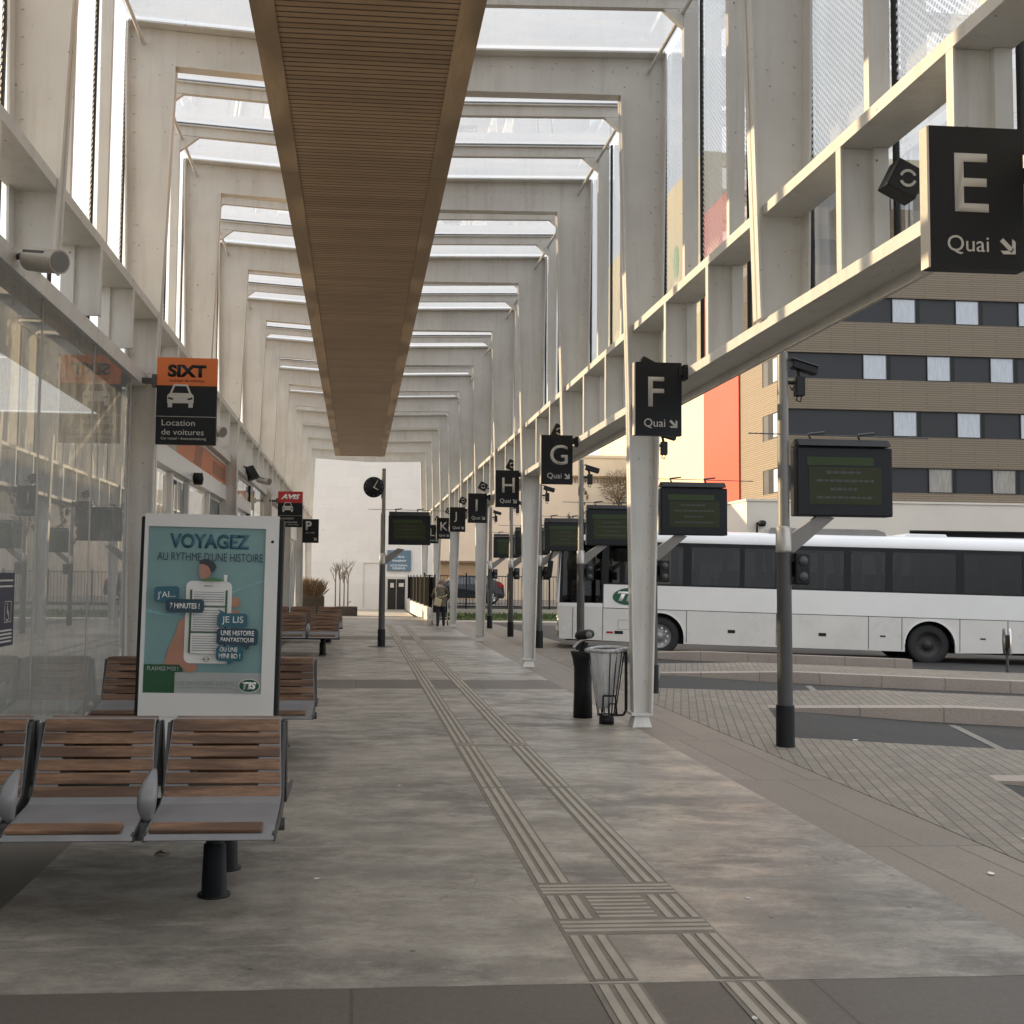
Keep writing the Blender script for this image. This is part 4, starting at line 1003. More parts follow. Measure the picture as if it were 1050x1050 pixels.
# ------------------------------------------------------------------ litter bins
t = thing('ash_bin', 'black waisted bin with an oval hooded head, standing behind the clear bag bin', 'bin', (2.70, 12.75, 0))
MB().lathe([(0, 0), (.115, 0), (.105, .35), (.105, .58), (.125, .70), (.150, .78), (.14, .79), (0, .78)], n=24).build('body', 'black', t)
e = MB(); e.tube((0, 0, .78), (.02, -.01, .90), .05, .045, 14); e.build('neck', 'black', t)
hd = MB(); n = 24
hd.lathe([(0, -.09), (.09, -.085), (.12, -.05), (.125, .0), (.115, .05), (.07, .085), (0, .09)], n=24)
hd.v = [(x * .95 + .02, y * .8, z * .62 + .985 + x * .12) for x, y, z in hd.v]; hd.build('hood', 'black', t)
MB().lathe([(0, 0), (.035, .001), (.04, .012)], (.05, -.105, .985), 'Y', 14).build('opening', 'postgrey', t)
MB().path([(-.13, -.07, .83), (-.06, -.05, .90), (0, -.04, .93)], .018).build('arm', 'collar', t)
t = thing('bag_bin', 'wire frame litter bin holding a clear plastic bag', 'bin', (2.86, 12.2, 0))
MB().lathe([(0, 0), (.085, 0), (.085, .07), (.07, .085), (0, .085)], n=20).build('foot', 'black', t)
w = MB()
def ring(z, rx, ry, n=20): return [(rx * math.cos(2 * math.pi * i / n), ry * math.sin(2 * math.pi * i / n), z) for i in range(n + 1)]
w.path(ring(.83, .215, .19), .014, 6); w.path(ring(.10, .10, .09), .010, 6)
for i in range(16):
    q = 2 * math.pi * i / 16
    if i in (9, 10, 11): continue
    w.tube((.205 * math.cos(q), .185 * math.sin(q), .83), (.10 * math.cos(q), .09 * math.sin(q), .10), .006, n=5)
w.path([(.225, -.02, .83), (.225, -.02, .16), (.19, -.02, .10), (.09, -.02, .10)], .014, 6); w.path([(.195, -.09, .83), (.195, -.09, .14)], .009, 6)
w.path([(-.07, -.115, .14), (-.07, -.13, .33), (.07, -.13, .33), (.09, -.115, .12)], .011, 6); w.path([(.0, -.12, .12), (.0, -.125, .24), (.07, -.125, .24)], .009, 6)
w.build('wire_frame', 'black', t)
bg = MB(); rr = random.Random(4); n = 28; prof = []
rings = [(.80, .195, .175), (.70, .18, .165), (.55, .155, .14), (.40, .125, .115), (.28, .10, .09), (.18, .07, .06)]
vs = []
for z, a, b in rings:
    for i in range(n):
        q = 2 * math.pi * i / n; f = 1 + .06 * math.sin(5 * q + z * 9) + rr.uniform(-.035, .035); vs.append((a * f * math.cos(q) - (.8 - z) * .06, b * f * math.sin(q), z))
bg.add(vs, [(k * n + i, k * n + (i + 1) % n, (k + 1) * n + (i + 1) % n, (k + 1) * n + i) for k in range(len(rings) - 1) for i in range(n)] + [tuple(range((len(rings) - 1) * n, len(rings) * n))], True)
bg.build('plastic_bag', 'bag', t)
rm = MB(); rm.path([(x * 1.08, y * 1.08, .845 + .012 * math.sin(9 * x + 5 * y)) for x, y, z in ring(.84, .215, .19, 28)], .024, 8); rm.build('bag_rim', 'white_logo' if False else 'bag', t)

# ------------------------------------------------------------------ small litter
for i, (x, y, z, s, lab) in enumerate(((4.35, 6.75, 0, .032, 'white paper scrap on the paver side of the stone edge strip'), (3.62, 5.95, 0, .032, 'white paper scrap on the near stone edge strip'),
      (2.05, 5.55, 0, .018, 'tiny white scrap on the bare concrete right of the tactile strip'), (5.25, 11.05, 0, .04, 'white scrap at the edge of the near bus bay'), (.35, 8.6, 0, .018, 'tiny white scrap on the concrete left of the tactile strip'),
      (-.2, 6.0, 0, .018, 'tiny white scrap on the concrete right of the nearest bench leg'), (1.52, 4.05, 0, .018, 'tiny white scrap on the dark stone strip beside the tactile bars'))):
    q = i * 1.3
    pts = [(x + s * math.cos(q + a) * b, y + s * math.sin(q + a) * b) for a, b in ((0, 1), (1.2, .7), (2.4, .9), (3.6, .8), (5, .6))]
    o = MB().prism([(a - x, b - y) for a, b in pts], .0, .004).build('paper_scrap', 'paper', loc=(x, y, zp(x) + .001))
    tag(o, lab, 'litter', 'scraps of litter on the ground')
lf = MB(); rr = random.Random(8)
for k in range(4):
    a = rr.uniform(0, 6); c = (rr.uniform(-.035, .035), rr.uniform(-.02, .02))
    lf.add([(c[0] + .035 * math.cos(a), c[1] + .035 * math.sin(a), .004), (c[0] + .015 * math.cos(a + 1.6), c[1] + .015 * math.sin(a + 1.6), .02), (c[0] - .035 * math.cos(a), c[1] - .035 * math.sin(a), .005), (c[0] + .015 * math.cos(a - 1.6), c[1] + .015 * math.sin(a - 1.6), .012)], [(0, 1, 2, 3)])
tag(lf.build('dead_leaf', 'leaf', loc=(-1.12, 6.55, .001)), 'curled brown dead leaf on the concrete under the nearest bench', 'leaf')
# ------------------------------------------------------------------ coach
bus = thing('coach', 'long white coach with dark tinted windows and a green oval logo, parked in the bay', 'coach', (7.127, 25.019, -.155))
bus.rotation_euler = (0, R(1.06), R(-10))       # front towards -x, stands on the falling apron
def rect_hole_side(v0, v1, name, mirror=False):
    """lower body side with wheel arches; u along the coach, front at -2.36"""
    ol = [(-2.36, .34), (-.56, .31)]
    for k in range(0, 13):
        q = math.pi - math.pi * k / 12; ol.append((.56 * math.cos(q), .46 + .56 * math.sin(q)))
    ol += [(.56, .31), (5.60, .31)]
    for k in range(0, 13):
        q = math.pi - math.pi * k / 12; ol.append((6.155 + .56 * math.cos(q), .47 + .56 * math.sin(q)))
    ol += [(6.72, .31), (9.55, .40), (9.60, 1.10), (-2.40, 1.10)]
    return ol
NV, FV = 0., 2.5
low = MB()
for v0, v1 in ((NV, NV + .04), (FV - .04, FV)): low.prism(rect_hole_side(0, 0, ''), v0, v1, 'Y')
body = low.build('lower_panel', 'bus_low', bus)
# upper belt
ub = MB()
for v0, v1 in ((NV, NV + .035), (FV - .035, FV)):
    ub.prism([(-2.40, 1.103), (9.60, 1.103), (9.60, 1.66), (-1.34, 1.66), (-1.34, 1.21), (-2.40, 1.19)], v0, v1, 'Y')
# rear and front faces
ub.prism([(9.56, .40), (9.60, .40), (9.62, 2.75), (9.58, 2.75)], NV + .04, FV - .04, 'Y')
ub.prism([(-2.36, .33), (-2.32, .33), (-2.38, 1.25), (-2.42, 1.25)], NV + .04, FV - .04, 'Y')
ub.build('body_panel', 'bus_white', bus)
# seams and skirts
sm = MB(); 
sm.box(-1.34, -.004, 1.09, 9.58, .001, 1.104)
for u in (-2.05, -1.34, .62, 2.69, 4.78, 5.53, 6.82, 7.88): sm.box(u - .008, -.003, .34, u + .008, .002, 1.09 if u != -1.34 else 1.66)
for z, a, b in ((.60, -1.02, -.62), (.82, -1.02, -.62)): sm.box(-.98, -.003, z, -.66, .002, z + .006)
sm.box(-.98, -.003, .60, -.974, .002, .826); sm.box(-.666, -.003, .60, -.66, .002, .826)
sm.build('panel_seams', 'darkgrey', bus)
for u, z, w in ((1.66, .60, .17), (3.74, .60, .17), (5.1, .63, .12), (7.33, .64, .12), (-.96, .49, .2)): MB().box(u - w / 2, -.006, z, u + w / 2, .002, z + .075 if w > .15 else z + .035).build('hatch_handle', 'black', bus)
MB().box(-1.25, -.006, .50, -1.09, .002, .545).build('side_marker', 'redlamp', bus)
for c, z in ((0, .46), (6.155, .47)):
    ar = MB()
    for k in range(16):
        a0, a1 = math.pi * k / 16, math.pi * (k + 1) / 16
        ar.prism([(c + .56 * math.cos(a0), z + .56 * math.sin(a0)), (c + .60 * math.cos(a0), z + .60 * math.sin(a0)), (c + .60 * math.cos(a1), z + .60 * math.sin(a1)), (c + .56 * math.cos(a1), z + .56 * math.sin(a1))], -.014, .01, 'Y')
    ar.build('wheel_arch', 'bus_white', bus)
# dark underside
MB().box(-2.2, .45, .28, 9.4, FV - .45, .42).build('underbody', 'black', bus)
for c in (0, 6.155):
    wl = MB(); wl.box(c - .62, .42, .42, c + .62, .44, 1.06); wl.box(c - .62, .045, 1.03, c + .62, .42, 1.06)
    wl.build('wheel_well', 'black', bus)
# roof
rf = MB()
sec = [(NV, 2.70), (NV - .005, 2.76), (NV + .06, 2.90), (NV + .22, 2.98), (.8, 3.03), (1.7, 3.03), (FV - .22, 2.98), (FV - .06, 2.90), (FV + .005, 2.76), (FV, 2.70)]
n = len(sec); vs = []
for u, dz, k in ((-2.36, -.35, .9), (-2.30, -.06, .97), (-1.9, -.02, 1), (9.4, 0, 1), (9.62, -.06, .98)):
    for v, z in sec: vs.append((u, 1.25 + (v - 1.25) * k, 2.70 + (z - 2.70) * (1 if dz > -.1 else .3) + (dz if z > 2.72 else dz * .5)))
rf.add(vs, [(a * n + i, a * n + i + 1, (a + 1) * n + i + 1, (a + 1) * n + i) for a in range(4) for i in range(n - 1)] + [tuple(range(n)), tuple(range(4 * n + n - 1, 4 * n - 1, -1))], True)
rf.build('roof', 'bus_roof', bus)
hp = MB(); hp.prism([(2.55, 2.95), (2.6, 3.13), (5.05, 3.14), (5.25, 3.08), (5.3, 2.95)], .35, 1.5, 'Y'); hp.build('roof_unit', 'postgrey', bus, bevel=.02)
hp = MB(); hp.prism([(5.65, 2.9), (5.72, 3.06), (6.62, 3.06), (6.7, 2.9)], .3, 1.4, 'Y'); hp.build('roof_hatch', 'bus_roof', bus, bevel=.02)
# black window band: pillars, headers, panes on both sides
pil = [(-2.40, -2.30), (-1.38, -1.22), (.52, .72), (1.84, 1.95), (2.66, 2.84), (4.22, 4.38), (5.16, 5.32), (6.74, 6.92), (8.2, 8.36), (9.42, 9.60)]
wb = MB()
for v0, v1 in ((NV + .004, NV + .04), (FV - .04, FV - .004)):
    for a, b in pil: wb.box(a, v0, 1.62 if a > -1.5 else 1.19, b, v1, 2.72)
    wb.box(-2.3, v0 + .001, 2.60, 9.5, v1 - .001, 2.735); wb.box(-1.3, v0 + .001, 1.655, 9.5, v1 - .001, 1.70)
wb.build('window_frame', 'black', bus)
for v in (NV + .012, FV - .012):
    for i, ((a, b), (c, d)) in enumerate(zip(pil, pil[1:])):
        z0 = 1.68 if i else 1.20
        MB().quad((b - .02, v, z0), (c + .02, v, z0), (c + .02, v, 2.66), (b - .02, v, 2.66)).build('window', 'bus_glass', bus)
# windscreen
ws = MB(); ws.quad((-2.425, .1, 1.26), (-2.425, FV - .1, 1.26), (-2.36, FV - .12, 2.62), (-2.36, .12, 2.62)); ws.build('windscreen', 'bus_glass', bus)
fp = MB(); fp.tube((-2.40, .04, 1.2), (-2.35, .05, 2.7), .045, n=8); fp.tube((-2.40, FV - .04, 1.2), (-2.35, FV - .05, 2.7), .045, n=8); fp.build('front_pillar', 'bus_white', bus)
hl = MB()
for v in (.32, FV - .32): hl.lathe([(0, -.03), (.11, -.02), (.12, .01)], (-2.385, v, .75), 'X', 18)
hl.build('headlight', 'chrome', bus)
MB().box(-2.43, .15, .36, -2.36, FV - .15, .52).build('bumper', 'lampgrey', bus)
for v, s in ((-.16, 1), (FV + .16, -1)):
    m_ = MB(); m_.obox((-2.62, v, 1.98), (.13, .20, .42), (0, .1, 0)); o = m_.build('mirror', 'black', bus, bevel=.03)
    MB().path([(-2.36, v + .3 * s, 2.55), (-2.55, v + .15 * s, 2.48), (-2.63, v, 2.18)], .022).build('mirror_arm', 'black', o)
# wheels
def wheel(u, v, z, s, dark, nm='wheel'):
    ty = MB(); ty.lathe([(.28, -.02), (.30, -.035), (.43, -.03), (.465, .0), (.47, .06), (.47, .22), (.45, .27), (.28, .27)], (u, v, z), 'Y', 36)
    o = ty.build(nm, 'tyre', bus)
    r_ = MB(); r_.lathe([(.285, -.02), (.27, .02), (.23, .03), (.21, .06), (.12, .07), (.11, -.0), (.0, -.01)], (u, v, z), 'Y', 32)
    for k in range(10):
        q = 2 * math.pi * k / 10
        r_.tube((u + .165 * math.cos(q), v + .04, z + .165 * math.sin(q)), (u + .165 * math.cos(q), v + .075, z + .165 * math.sin(q)), .016, n=6)
    r_.build('rim', 'rim_dark' if dark else 'rim', o)
    if not dark:
        hb_ = MB()
        for k in range(10):
            q = 2 * math.pi * k / 10
            hb_.tube((u + .205 * math.cos(q), v + .035, z + .205 * math.sin(q)), (u + .205 * math.cos(q), v + .055, z + .205 * math.sin(q)), .032, n=8)
        hb_.build('wheel_bolts', 'chrome', o)
wheel(0, .10, .47, 1, False); wheel(6.155, .12, .48, 1, True)
for u in (0, 6.155):
    MB().lathe([(0, 0), (.47, 0), (.47, .25), (0, .25)], (u, 2.15, .47), 'Y', 28).build('wheel', 'tyre', bus)
# logo
def ell(mb, cu, cz, ru, rz, y): mb.prism([(cu + ru * math.cos(R(10 * i)), cz + rz * math.sin(R(10 * i)) + .05 * ru * math.cos(R(10 * i))) for i in range(36)], y - .003, y, 'Y')
m_ = MB(); ell(m_, -.72, 1.385, .40, .205, -.002); lo = m_.build('logo_oval', 'green_logo', bus)
text('logo_letters', 'TIS', 'white_logo', lo, -.72, -.006, 1.385 - .115, h=.23, w=.58, align='CENTER', bold=.06, shear=.3)
# inside: floor, seats, curtains, driver's place
MB().box(-2.2, .06, 1.12, 9.4, FV - .06, 1.16).build('floor', 'black', bus)
sp = None
for u in (.35, 1.25, 2.15, 3.05, 3.95, 4.85, 5.75, 6.65, 7.55, 8.45):
    for v in (.12, 1.5):
        if sp is None:
            s_ = MB(); s_.box(0, 0, .0, .45, .88, .22); s_.prism([(.38, .2), (.50, .2), (.60, .92), (.50, .93)], .02, .42, 'Y'); s_.prism([(.38, .2), (.50, .2), (.60, .92), (.50, .93)], .46, .86, 'Y')
            sp = s_.build('passenger_seat', 'seat_cloth', bus, bevel=.03, loc=(u, v, 1.16))
        else:
            d = sp.copy(); COL.objects.link(d); d.parent = bus; d.location = (u, v, 1.16)
cu = MB()
for a, s in ((.76, 1), (2.62, -1), (2.90, 1), (4.18, -1), (4.42, 1), (5.12, -1), (5.36, 1), (6.70, -1), (6.97, 1), (8.16, -1)):
    for k in range(4):
        x0 = a + s * k * .045; x1 = a + s * (k + 1) * .045; y = .06 + (.02 if k % 2 else 0); y1 = .06 + (0 if k % 2 else .02)
        f = lambda t, sp_: t - s * k * .028
        cu.quad((x0 - s * k * .02, y, 1.7), (x1 - s * (k + 1) * .02, y1, 1.7), (x1 + s * .06, y1, 2.62), (x0 + s * .04, y, 2.62))
cu.build('curtain', 'curtain', bus)
ds = MB(); ds.box(-1.75, .35, .8, -1.2, .9, 1.2); ds.prism([(-1.3, 1.2), (-1.16, 1.2), (-1.08, 2.0), (-1.2, 2.02)], .38, .86, 'Y'); ds.build('driver_seat', 'seat_cloth', bus, bevel=.04)
st = MB(); st.path([(-2.0 + .06 * math.sin(R(30 * i)), .62 + .22 * math.cos(R(30 * i)), 1.35 + .2 * math.sin(R(30 * i))) for i in range(13)], .016, 6); st.build('steering_wheel', 'black', bus)
MB().prism([(-2.36, .8), (-2.02, .8), (-2.1, 1.28), (-2.38, 1.25)], .1, FV - .1, 'Y').build('dashboard', 'black', bus)

# ------------------------------------------------------------------ people
def person(name, label, joints, edges, cols, loc, rz, scale=1.0):
    """joints: name -> (x,y,z,r); one skinned surface; cols: function of a point giving the material index"""
    names = list(joints); idx = {n_: i for i, n_ in enumerate(names)}
    me = bpy.data.meshes.new('sk'); me.from_pydata([joints[n_][:3] for n_ in names], [(idx[a], idx[b]) for a, b in edges], [])
    o = bpy.data.objects.new('sk', me); COL.objects.link(o)
    sk = o.modifiers.new('skin', 'SKIN'); sk.use_smooth_shade = True
    for i, n_ in enumerate(names):
        r_ = joints[n_][3]; rx, ry = r_ if isinstance(r_, tuple) else (r_, r_)
        me.skin_vertices[0].data[i].radius = (rx, ry)
        me.skin_vertices[0].data[i].use_root = (i == 0)
    sb = o.modifiers.new('sub', 'SUBSURF'); sb.levels = 2; sb.render_levels = 2
    dg = bpy.context.evaluated_depsgraph_get(); dg.update()
    m2 = bpy.data.meshes.new_from_object(o.evaluated_get(dg), depsgraph=dg)
    bpy.data.objects.remove(o); m2.name = name
    m2.materials.clear()
    for mt in ('jacket', 'trousers', 'skin', 'black', 'seat_cloth'): m2.materials.append(M[mt])
    for p in m2.polygons: p.material_index = cols(p.center); p.use_smooth = True
    r_ = bpy.data.objects.new(name, m2); COL.objects.link(r_); r_.location = loc; r_.rotation_euler = (0, 0, rz); r_.scale = (scale,) * 3
    return tag(r_, label, 'person')
J = {'pelvis': (0, 0, .86, (.15, .12)), 'waist': (0, .03, 1.02, (.155, .12)), 'chest': (0, .13, 1.20, (.175, .13)), 'collar': (0, .22, 1.33, (.12, .09)), 'neck': (0, .26, 1.38, .055), 'head0': (0, .29, 1.43, .075), 'head1': (0, .32, 1.50, .092), 'head2': (0, .33, 1.57, .07)}
Ed = [('pelvis', 'waist'), ('waist', 'chest'), ('chest', 'collar'), ('collar', 'neck'), ('neck', 'head0'), ('head0', 'head1'), ('head1', 'head2')]
for s, q in ((-1, 'l'), (1, 'r')):
    J.update({'hip' + q: (s * .09, -.0, .80, .105), 'knee' + q: (s * .10, .03 + .04 * s, .46, .072), 'ank' + q: (s * .10, -.03 + .1 * s, .08, .05), 'toe' + q: (s * .115, .14 + .1 * s, .035, .036),
              'sh' + q: (s * .185, .19, 1.29, .075), 'el' + q: (s * .30, .20, 1.05, .056), 'wr' + q: (s * .25, .40, .97, .038), 'hand' + q: (s * .24, .47, .955, .036)})
    Ed += [('pelvis', 'hip' + q), ('hip' + q, 'knee' + q), ('knee' + q, 'ank' + q), ('ank' + q, 'toe' + q), ('collar', 'sh' + q), ('sh' + q, 'el' + q), ('el' + q, 'wr' + q), ('wr' + q, 'hand' + q)]
    for f, (dx, dy, dz, r_) in enumerate(((-.03, .05, -.02, .011), (-.01, .065, -.03, .012), (.012, .06, -.03, .011), (.03, .045, -.025, .010), (-.045, .0, -.02, .012))):
        J.update({'f%d' % f + q: (s * .24 + dx, .47 + dy * .6, .955 + dz * .5, r_), 'g%d' % f + q: (s * .24 + dx * .9, .47 + dy * .55, .955 + dz - .03, r_ * .8)})
        Ed += [('hand' + q, 'f%d' % f + q), ('f%d' % f + q, 'g%d' % f + q)]
def wcol(c):
    if c.z < .075: return 3
    if c.z > 1.375: return 2
    if c.y > .40 and c.z < 1.02: return 2
    return 1 if c.z < .80 else 0
pp = person('person', 'person in an olive jacket seen from behind, pushing a wheelchair at the far end', J, Ed, wcol, (2.78, 35.9, 0), R(-4), .97)
hr = MB(); hr.lathe([(0, .115), (.06, .10), (.095, .05), (.105, -.01), (.095, -.06), (.0, -.065)], (0, .315, 1.535), 'Z', 18); hr.v = [(x, y + (.03 if z < 1.5 else 0) - .012, z) for x, y, z in hr.v]; hr.build('hair', 'hair', pp)
fc = MB()
for s in (-1, 1): fc.lathe([(.0, .03), (.022, .02), (.028, 0), (.022, -.02), (0, -.03)], (s * .098, .32, 1.49), 'Z', 8)
fc.tube((0, .405, 1.51), (0, .43, 1.475), .012, .018, 8); fc.build('ears_and_nose', 'skin', pp)
# skirt of the jacket
jk = MB(); jk.lathe([(.19, .70), (.195, .80), (.19, .92), (.18, 1.02)], (0, .01, 0), 'Z', 20); jk.v = [(x, y * .78 + .01 + (z - .7) * .1, z) for x, y, z in jk.v]; jk.build('jacket_hem', 'jacket', pp)
sb_ = thing('shoulder_bag', 'cream canvas shoulder bag with a long strap hanging on the back of the person', 'bag', (2.78, 35.9, 0))
b_ = MB(); b_.obox((-.12, -.17, .82), (.24, .09, .26), (0, .25, 0)); b_.build('bag_body', 'strap', sb_, bevel=.03)
b_ = MB(); pts = [(-.20, -.12, .90), (-.10, -.16, 1.0), (.02, -.165, .99), (.16, -.12, 1.03), (.2, -.02, 1.08)]; b_.path(pts, .014, 6); b_.path([(-.16, -.12, .93), (-.19, -.0, 1.15), (-.17, .10, 1.30)], .014, 6); b_.build('strap', 'strap', sb_)
wc = thing('wheelchair', 'wheelchair with bright wheels pushed by the person in the olive jacket', 'wheelchair', (2.80, 36.45, 0), R(-4))
for s in (-1, 1):
    w = MB(); w.path([(s * .36, .30 * math.cos(R(15 * i)) + .0, .31 + .30 * math.sin(R(15 * i))) for i in range(25)], .026, 6); o = w.build('wheel', 'white_paint', wc)
    w = MB()
    for i in range(12): w.tube((s * .36, .0, .31), (s * .36, .29 * math.cos(R(30 * i)) + .0, .31 + .29 * math.sin(R(30 * i))), .006, n=4)
    w.tube((s * .30, .0, .31), (s * .38, .0, .31), .03, n=10); w.build('spokes', 'chrome', o)
    w = MB(); w.path([(s * .27, .62 + .07 * math.cos(R(30 * i)), .08 + .07 * math.sin(R(30 * i))) for i in range(13)], .02, 6); w.build('caster', 'black', wc)
fr_ = MB()
for s in (-1, 1):
    fr_.path([(s * .25, -.12, .95), (s * .25, .0, .93), (s * .25, .02, .45), (s * .25, .50, .45), (s * .25, .62, .12), (s * .25, .75, .10)], .014, 7); fr_.path([(s * .27, .02, .68), (s * .27, .42, .68), (s * .27, .45, .45)], .013, 7)
    fr_.tube((s * .25, .0, .31), (s * .31, .0, .31), .014)
fr_.tube((-.25, .05, .29), (.25, .05, .29), .012); fr_.build('frame', 'white_paint', wc)
MB().box(-.24, .03, .45, .24, .48, .50).build('seat', 'trousers', wc, bevel=.015); MB().box(-.24, .0, .50, .24, .03, .90).build('backrest', 'trousers', wc, bevel=.01)
for s in (-1, 1): MB().obox((s * .27, .24, .70), (.05, .30, .03)).build('armrest', 'black', wc, bevel=.008)
# driver: sits in the coach, facing its front (-u)
D = {'pelvis': (0, 0, .12, (.15, .12)), 'waist': (0, -.02, .28, (.15, .12)), 'chest': (0, -.03, .46, (.18, .13)), 'collar': (0, -.01, .58, (.11, .08)), 'neck': (0, .01, .64, .052), 'head0': (0, .03, .70, .08), 'head1': (0, .03, .79, .098), 'head2': (0, .02, .86, .07)}
De = [('pelvis', 'waist'), ('waist', 'chest'), ('chest', 'collar'), ('collar', 'neck'), ('neck', 'head0'), ('head0', 'head1'), ('head1', 'head2')]
for s, q in ((-1, 'l'), (1, 'r')):
    D.update({'hip' + q: (s * .1, .1, .10, .10), 'knee' + q: (s * .13, .45, .12, .07), 'ank' + q: (s * .13, .52, -.30, .05), 'toe' + q: (s * .14, .68, -.34, .035),
              'sh' + q: (s * .19, -.02, .55, .07), 'el' + q: (s * .26, .16, .33, .052), 'wr' + q: (s * .19, .42, .38, .036), 'hand' + q: (s * .18, .49, .40, .034)})
    De += [('pelvis', 'hip' + q), ('hip' + q, 'knee' + q), ('knee' + q, 'ank' + q), ('ank' + q, 'toe' + q), ('collar', 'sh' + q), ('sh' + q, 'el' + q), ('el' + q, 'wr' + q), ('wr' + q, 'hand' + q)]
    for f in range(4):
        D.update({'f%d' % f + q: (s * .18, .53, .37 + .022 * f, .011), 'g%d' % f + q: (s * .15, .535, .37 + .022 * f, .009)}); De += [('hand' + q, 'f%d' % f + q), ('f%d' % f + q, 'g%d' % f + q)]
    D.update({'f4' + q: (s * .15, .48, .44, .012)}); De += [('hand' + q, 'f4' + q)]
def dcol(c):
    if c.z > .645: return 2
    if c.y > .42 and c.z > .3: return 2
    if c.z < -.28: return 3
    return 1 if c.z < .16 else 4
bpy.context.view_layer.update()
bw = Matrix.Translation(bus.location) @ bus.rotation_euler.to_matrix().to_4x4()
dv = person('person', 'coach driver in dark clothes sitting behind the wheel at the side window', D, De, dcol, bw @ Vector((-1.48, .62, 1.18)), R(80))
hr = MB(); hr.lathe([(0, .10), (.06, .085), (.10, .03), (.105, -.03), (.08, -.08), (.0, -.09)], (0, 0, .825), 'Z', 18); hr.v = [(x, y + .0, z) for x, y, z in hr.v]; hr.build('hair', 'hair' if False else 'black', dv)

# ------------------------------------------------------------------ round sign on the island, beside the coach
def unproj_note(): pass
t = thing('round_sign', 'small round red rimmed sign seen edge on beside the coach tail', 'sign', (11.95, 19.0, -.2), R(62))
MB().tube((0, 0, 0), (0, 0, .75), .025, n=10).build('pole', 'postdark', t)
o = MB().lathe([(0, -.012), (.24, -.012), (.24, .012), (0, .012)], (0, -.05, .78), 'Y', 28).build('disc', 'white_logo', t)
MB().lathe([(.18, -.0155), (.24, -.0155), (.24, -.0125), (.18, -.0125)], (0, -.05, .78), 'Y', 28).build('red_rim', 'redlamp', o)
MB().lathe([(0, -.012), (.24, -.012), (.24, .012), (0, .012)], (0, .05, .78), 'Y', 28).build('rear_disc', 'postdark', t)
MB().box(-.03, -.05, .66, .03, .05, .9).build('clamp', 'postdark', t)

# ------------------------------------------------------------------ hotel block on the right
ho = thing('hotel', 'large tan clad hotel block with dark window bands and vermilion corner panel behind the coach', 'building', (20.5, 50, 0))
def hbx(name, mat, x0, y0, z0, x1, y1, z1, par=None): return MB().box(x0 - 20.5, y0 - 50, z0, x1 - 20.5, y1 - 50, z1).build(name, mat, par or ho)
W_ = 62.
core = hbx('core', 'char', 20.62, 50.12, 5.4, W_, 74, 21.2)
bands = [(5.99, 7.22), (8.72, 10.0), (11.49, 12.77), (14.33, 15.58), (17.10, 18.38), (19.98, 21.1)]
zc = 5.40
for i, (a, b) in enumerate(bands + [(21.2, 21.8)]):
    if a > zc:
        hbx('cladding', 'hotel', 20.5, 50.0, zc, W_, 50.12, a); hbx('cladding', 'hotel_side', 20.5, 50.12, zc, 20.62, 56.2, a)
    zc = b
hbx('parapet', 'podium', 20.45, 49.95, 21.2, W_, 74, 21.75)
def window(x, z0, z1, mat):
    f = hbx('window', 'black', x, 50.085, z0 + .03, x + 1.42, 50.118, z1 - .03)
    MB().box(x + .02 - 20.5, .075, z0 + .06, x + 1.17 - 20.5, .084, z1 - .05).build('pane', mat, f)
    fm = MB(); xx = x - 20.5
    for q in ((xx + .0, .06, z0 + .03, xx + .03, .085, z1 - .03), (xx + 1.16, .06, z0 + .03, xx + 1.20, .085, z1 - .03), (xx + .03, .06, z1 - .06, xx + 1.16, .085, z1 - .03)): fm.box(*q)
    fm.build('frame', 'darkgrey', f)
for i, (a, b) in enumerate(bands):
    off = 24.40 if i % 2 == 0 else 25.92
    if i in (3, 5): off = 25.93
    if i in (2, 0, 4): off = 24.42
    mat = 'beige_net' if i == 0 else 'net'
    for k in range(11):
        x = off + 3.25 * k
        if x + 1.4 < W_: window(x, a, b, mat)
# flank windows facing left
for i, (a, b) in enumerate(bands):
    hbx('flank_panel', 'postdark', 20.53, 50.3, a + .001, 20.615, 53.0, b - .001)
    hbx('cladding', 'hotel_side', 20.5, 53.0, a, 20.62, 56.2, b)
    f = hbx('window', 'black', 20.515, 50.9, a + .02, 20.528, 52.3, b - .02); MB().box(.008, .95, a + .06, .0145, 1.6, b - .06).build('pane', 'net', f)
hbx('red_panel', 'red_wall', 20.40, 56.2, 5.0, 20.9, 62.1, 23.6)
hbx('cream_wing', 'cream_wall', 20.42, 62.1, 0, 40, 90, 27.6)
hbx('upper_storey', 'hotel', 20.9, 56.2, 21.8, 40, 62.05, 23.4)
ov = MB(); ov.prism([(67.6 - 50 + .55 * math.cos(R(12 * i)), 22.3 + 1.15 * math.sin(R(12 * i))) for i in range(30)], -.12, -.085, 'X'); ov.build('green_emblem', 'green_oval', ho)
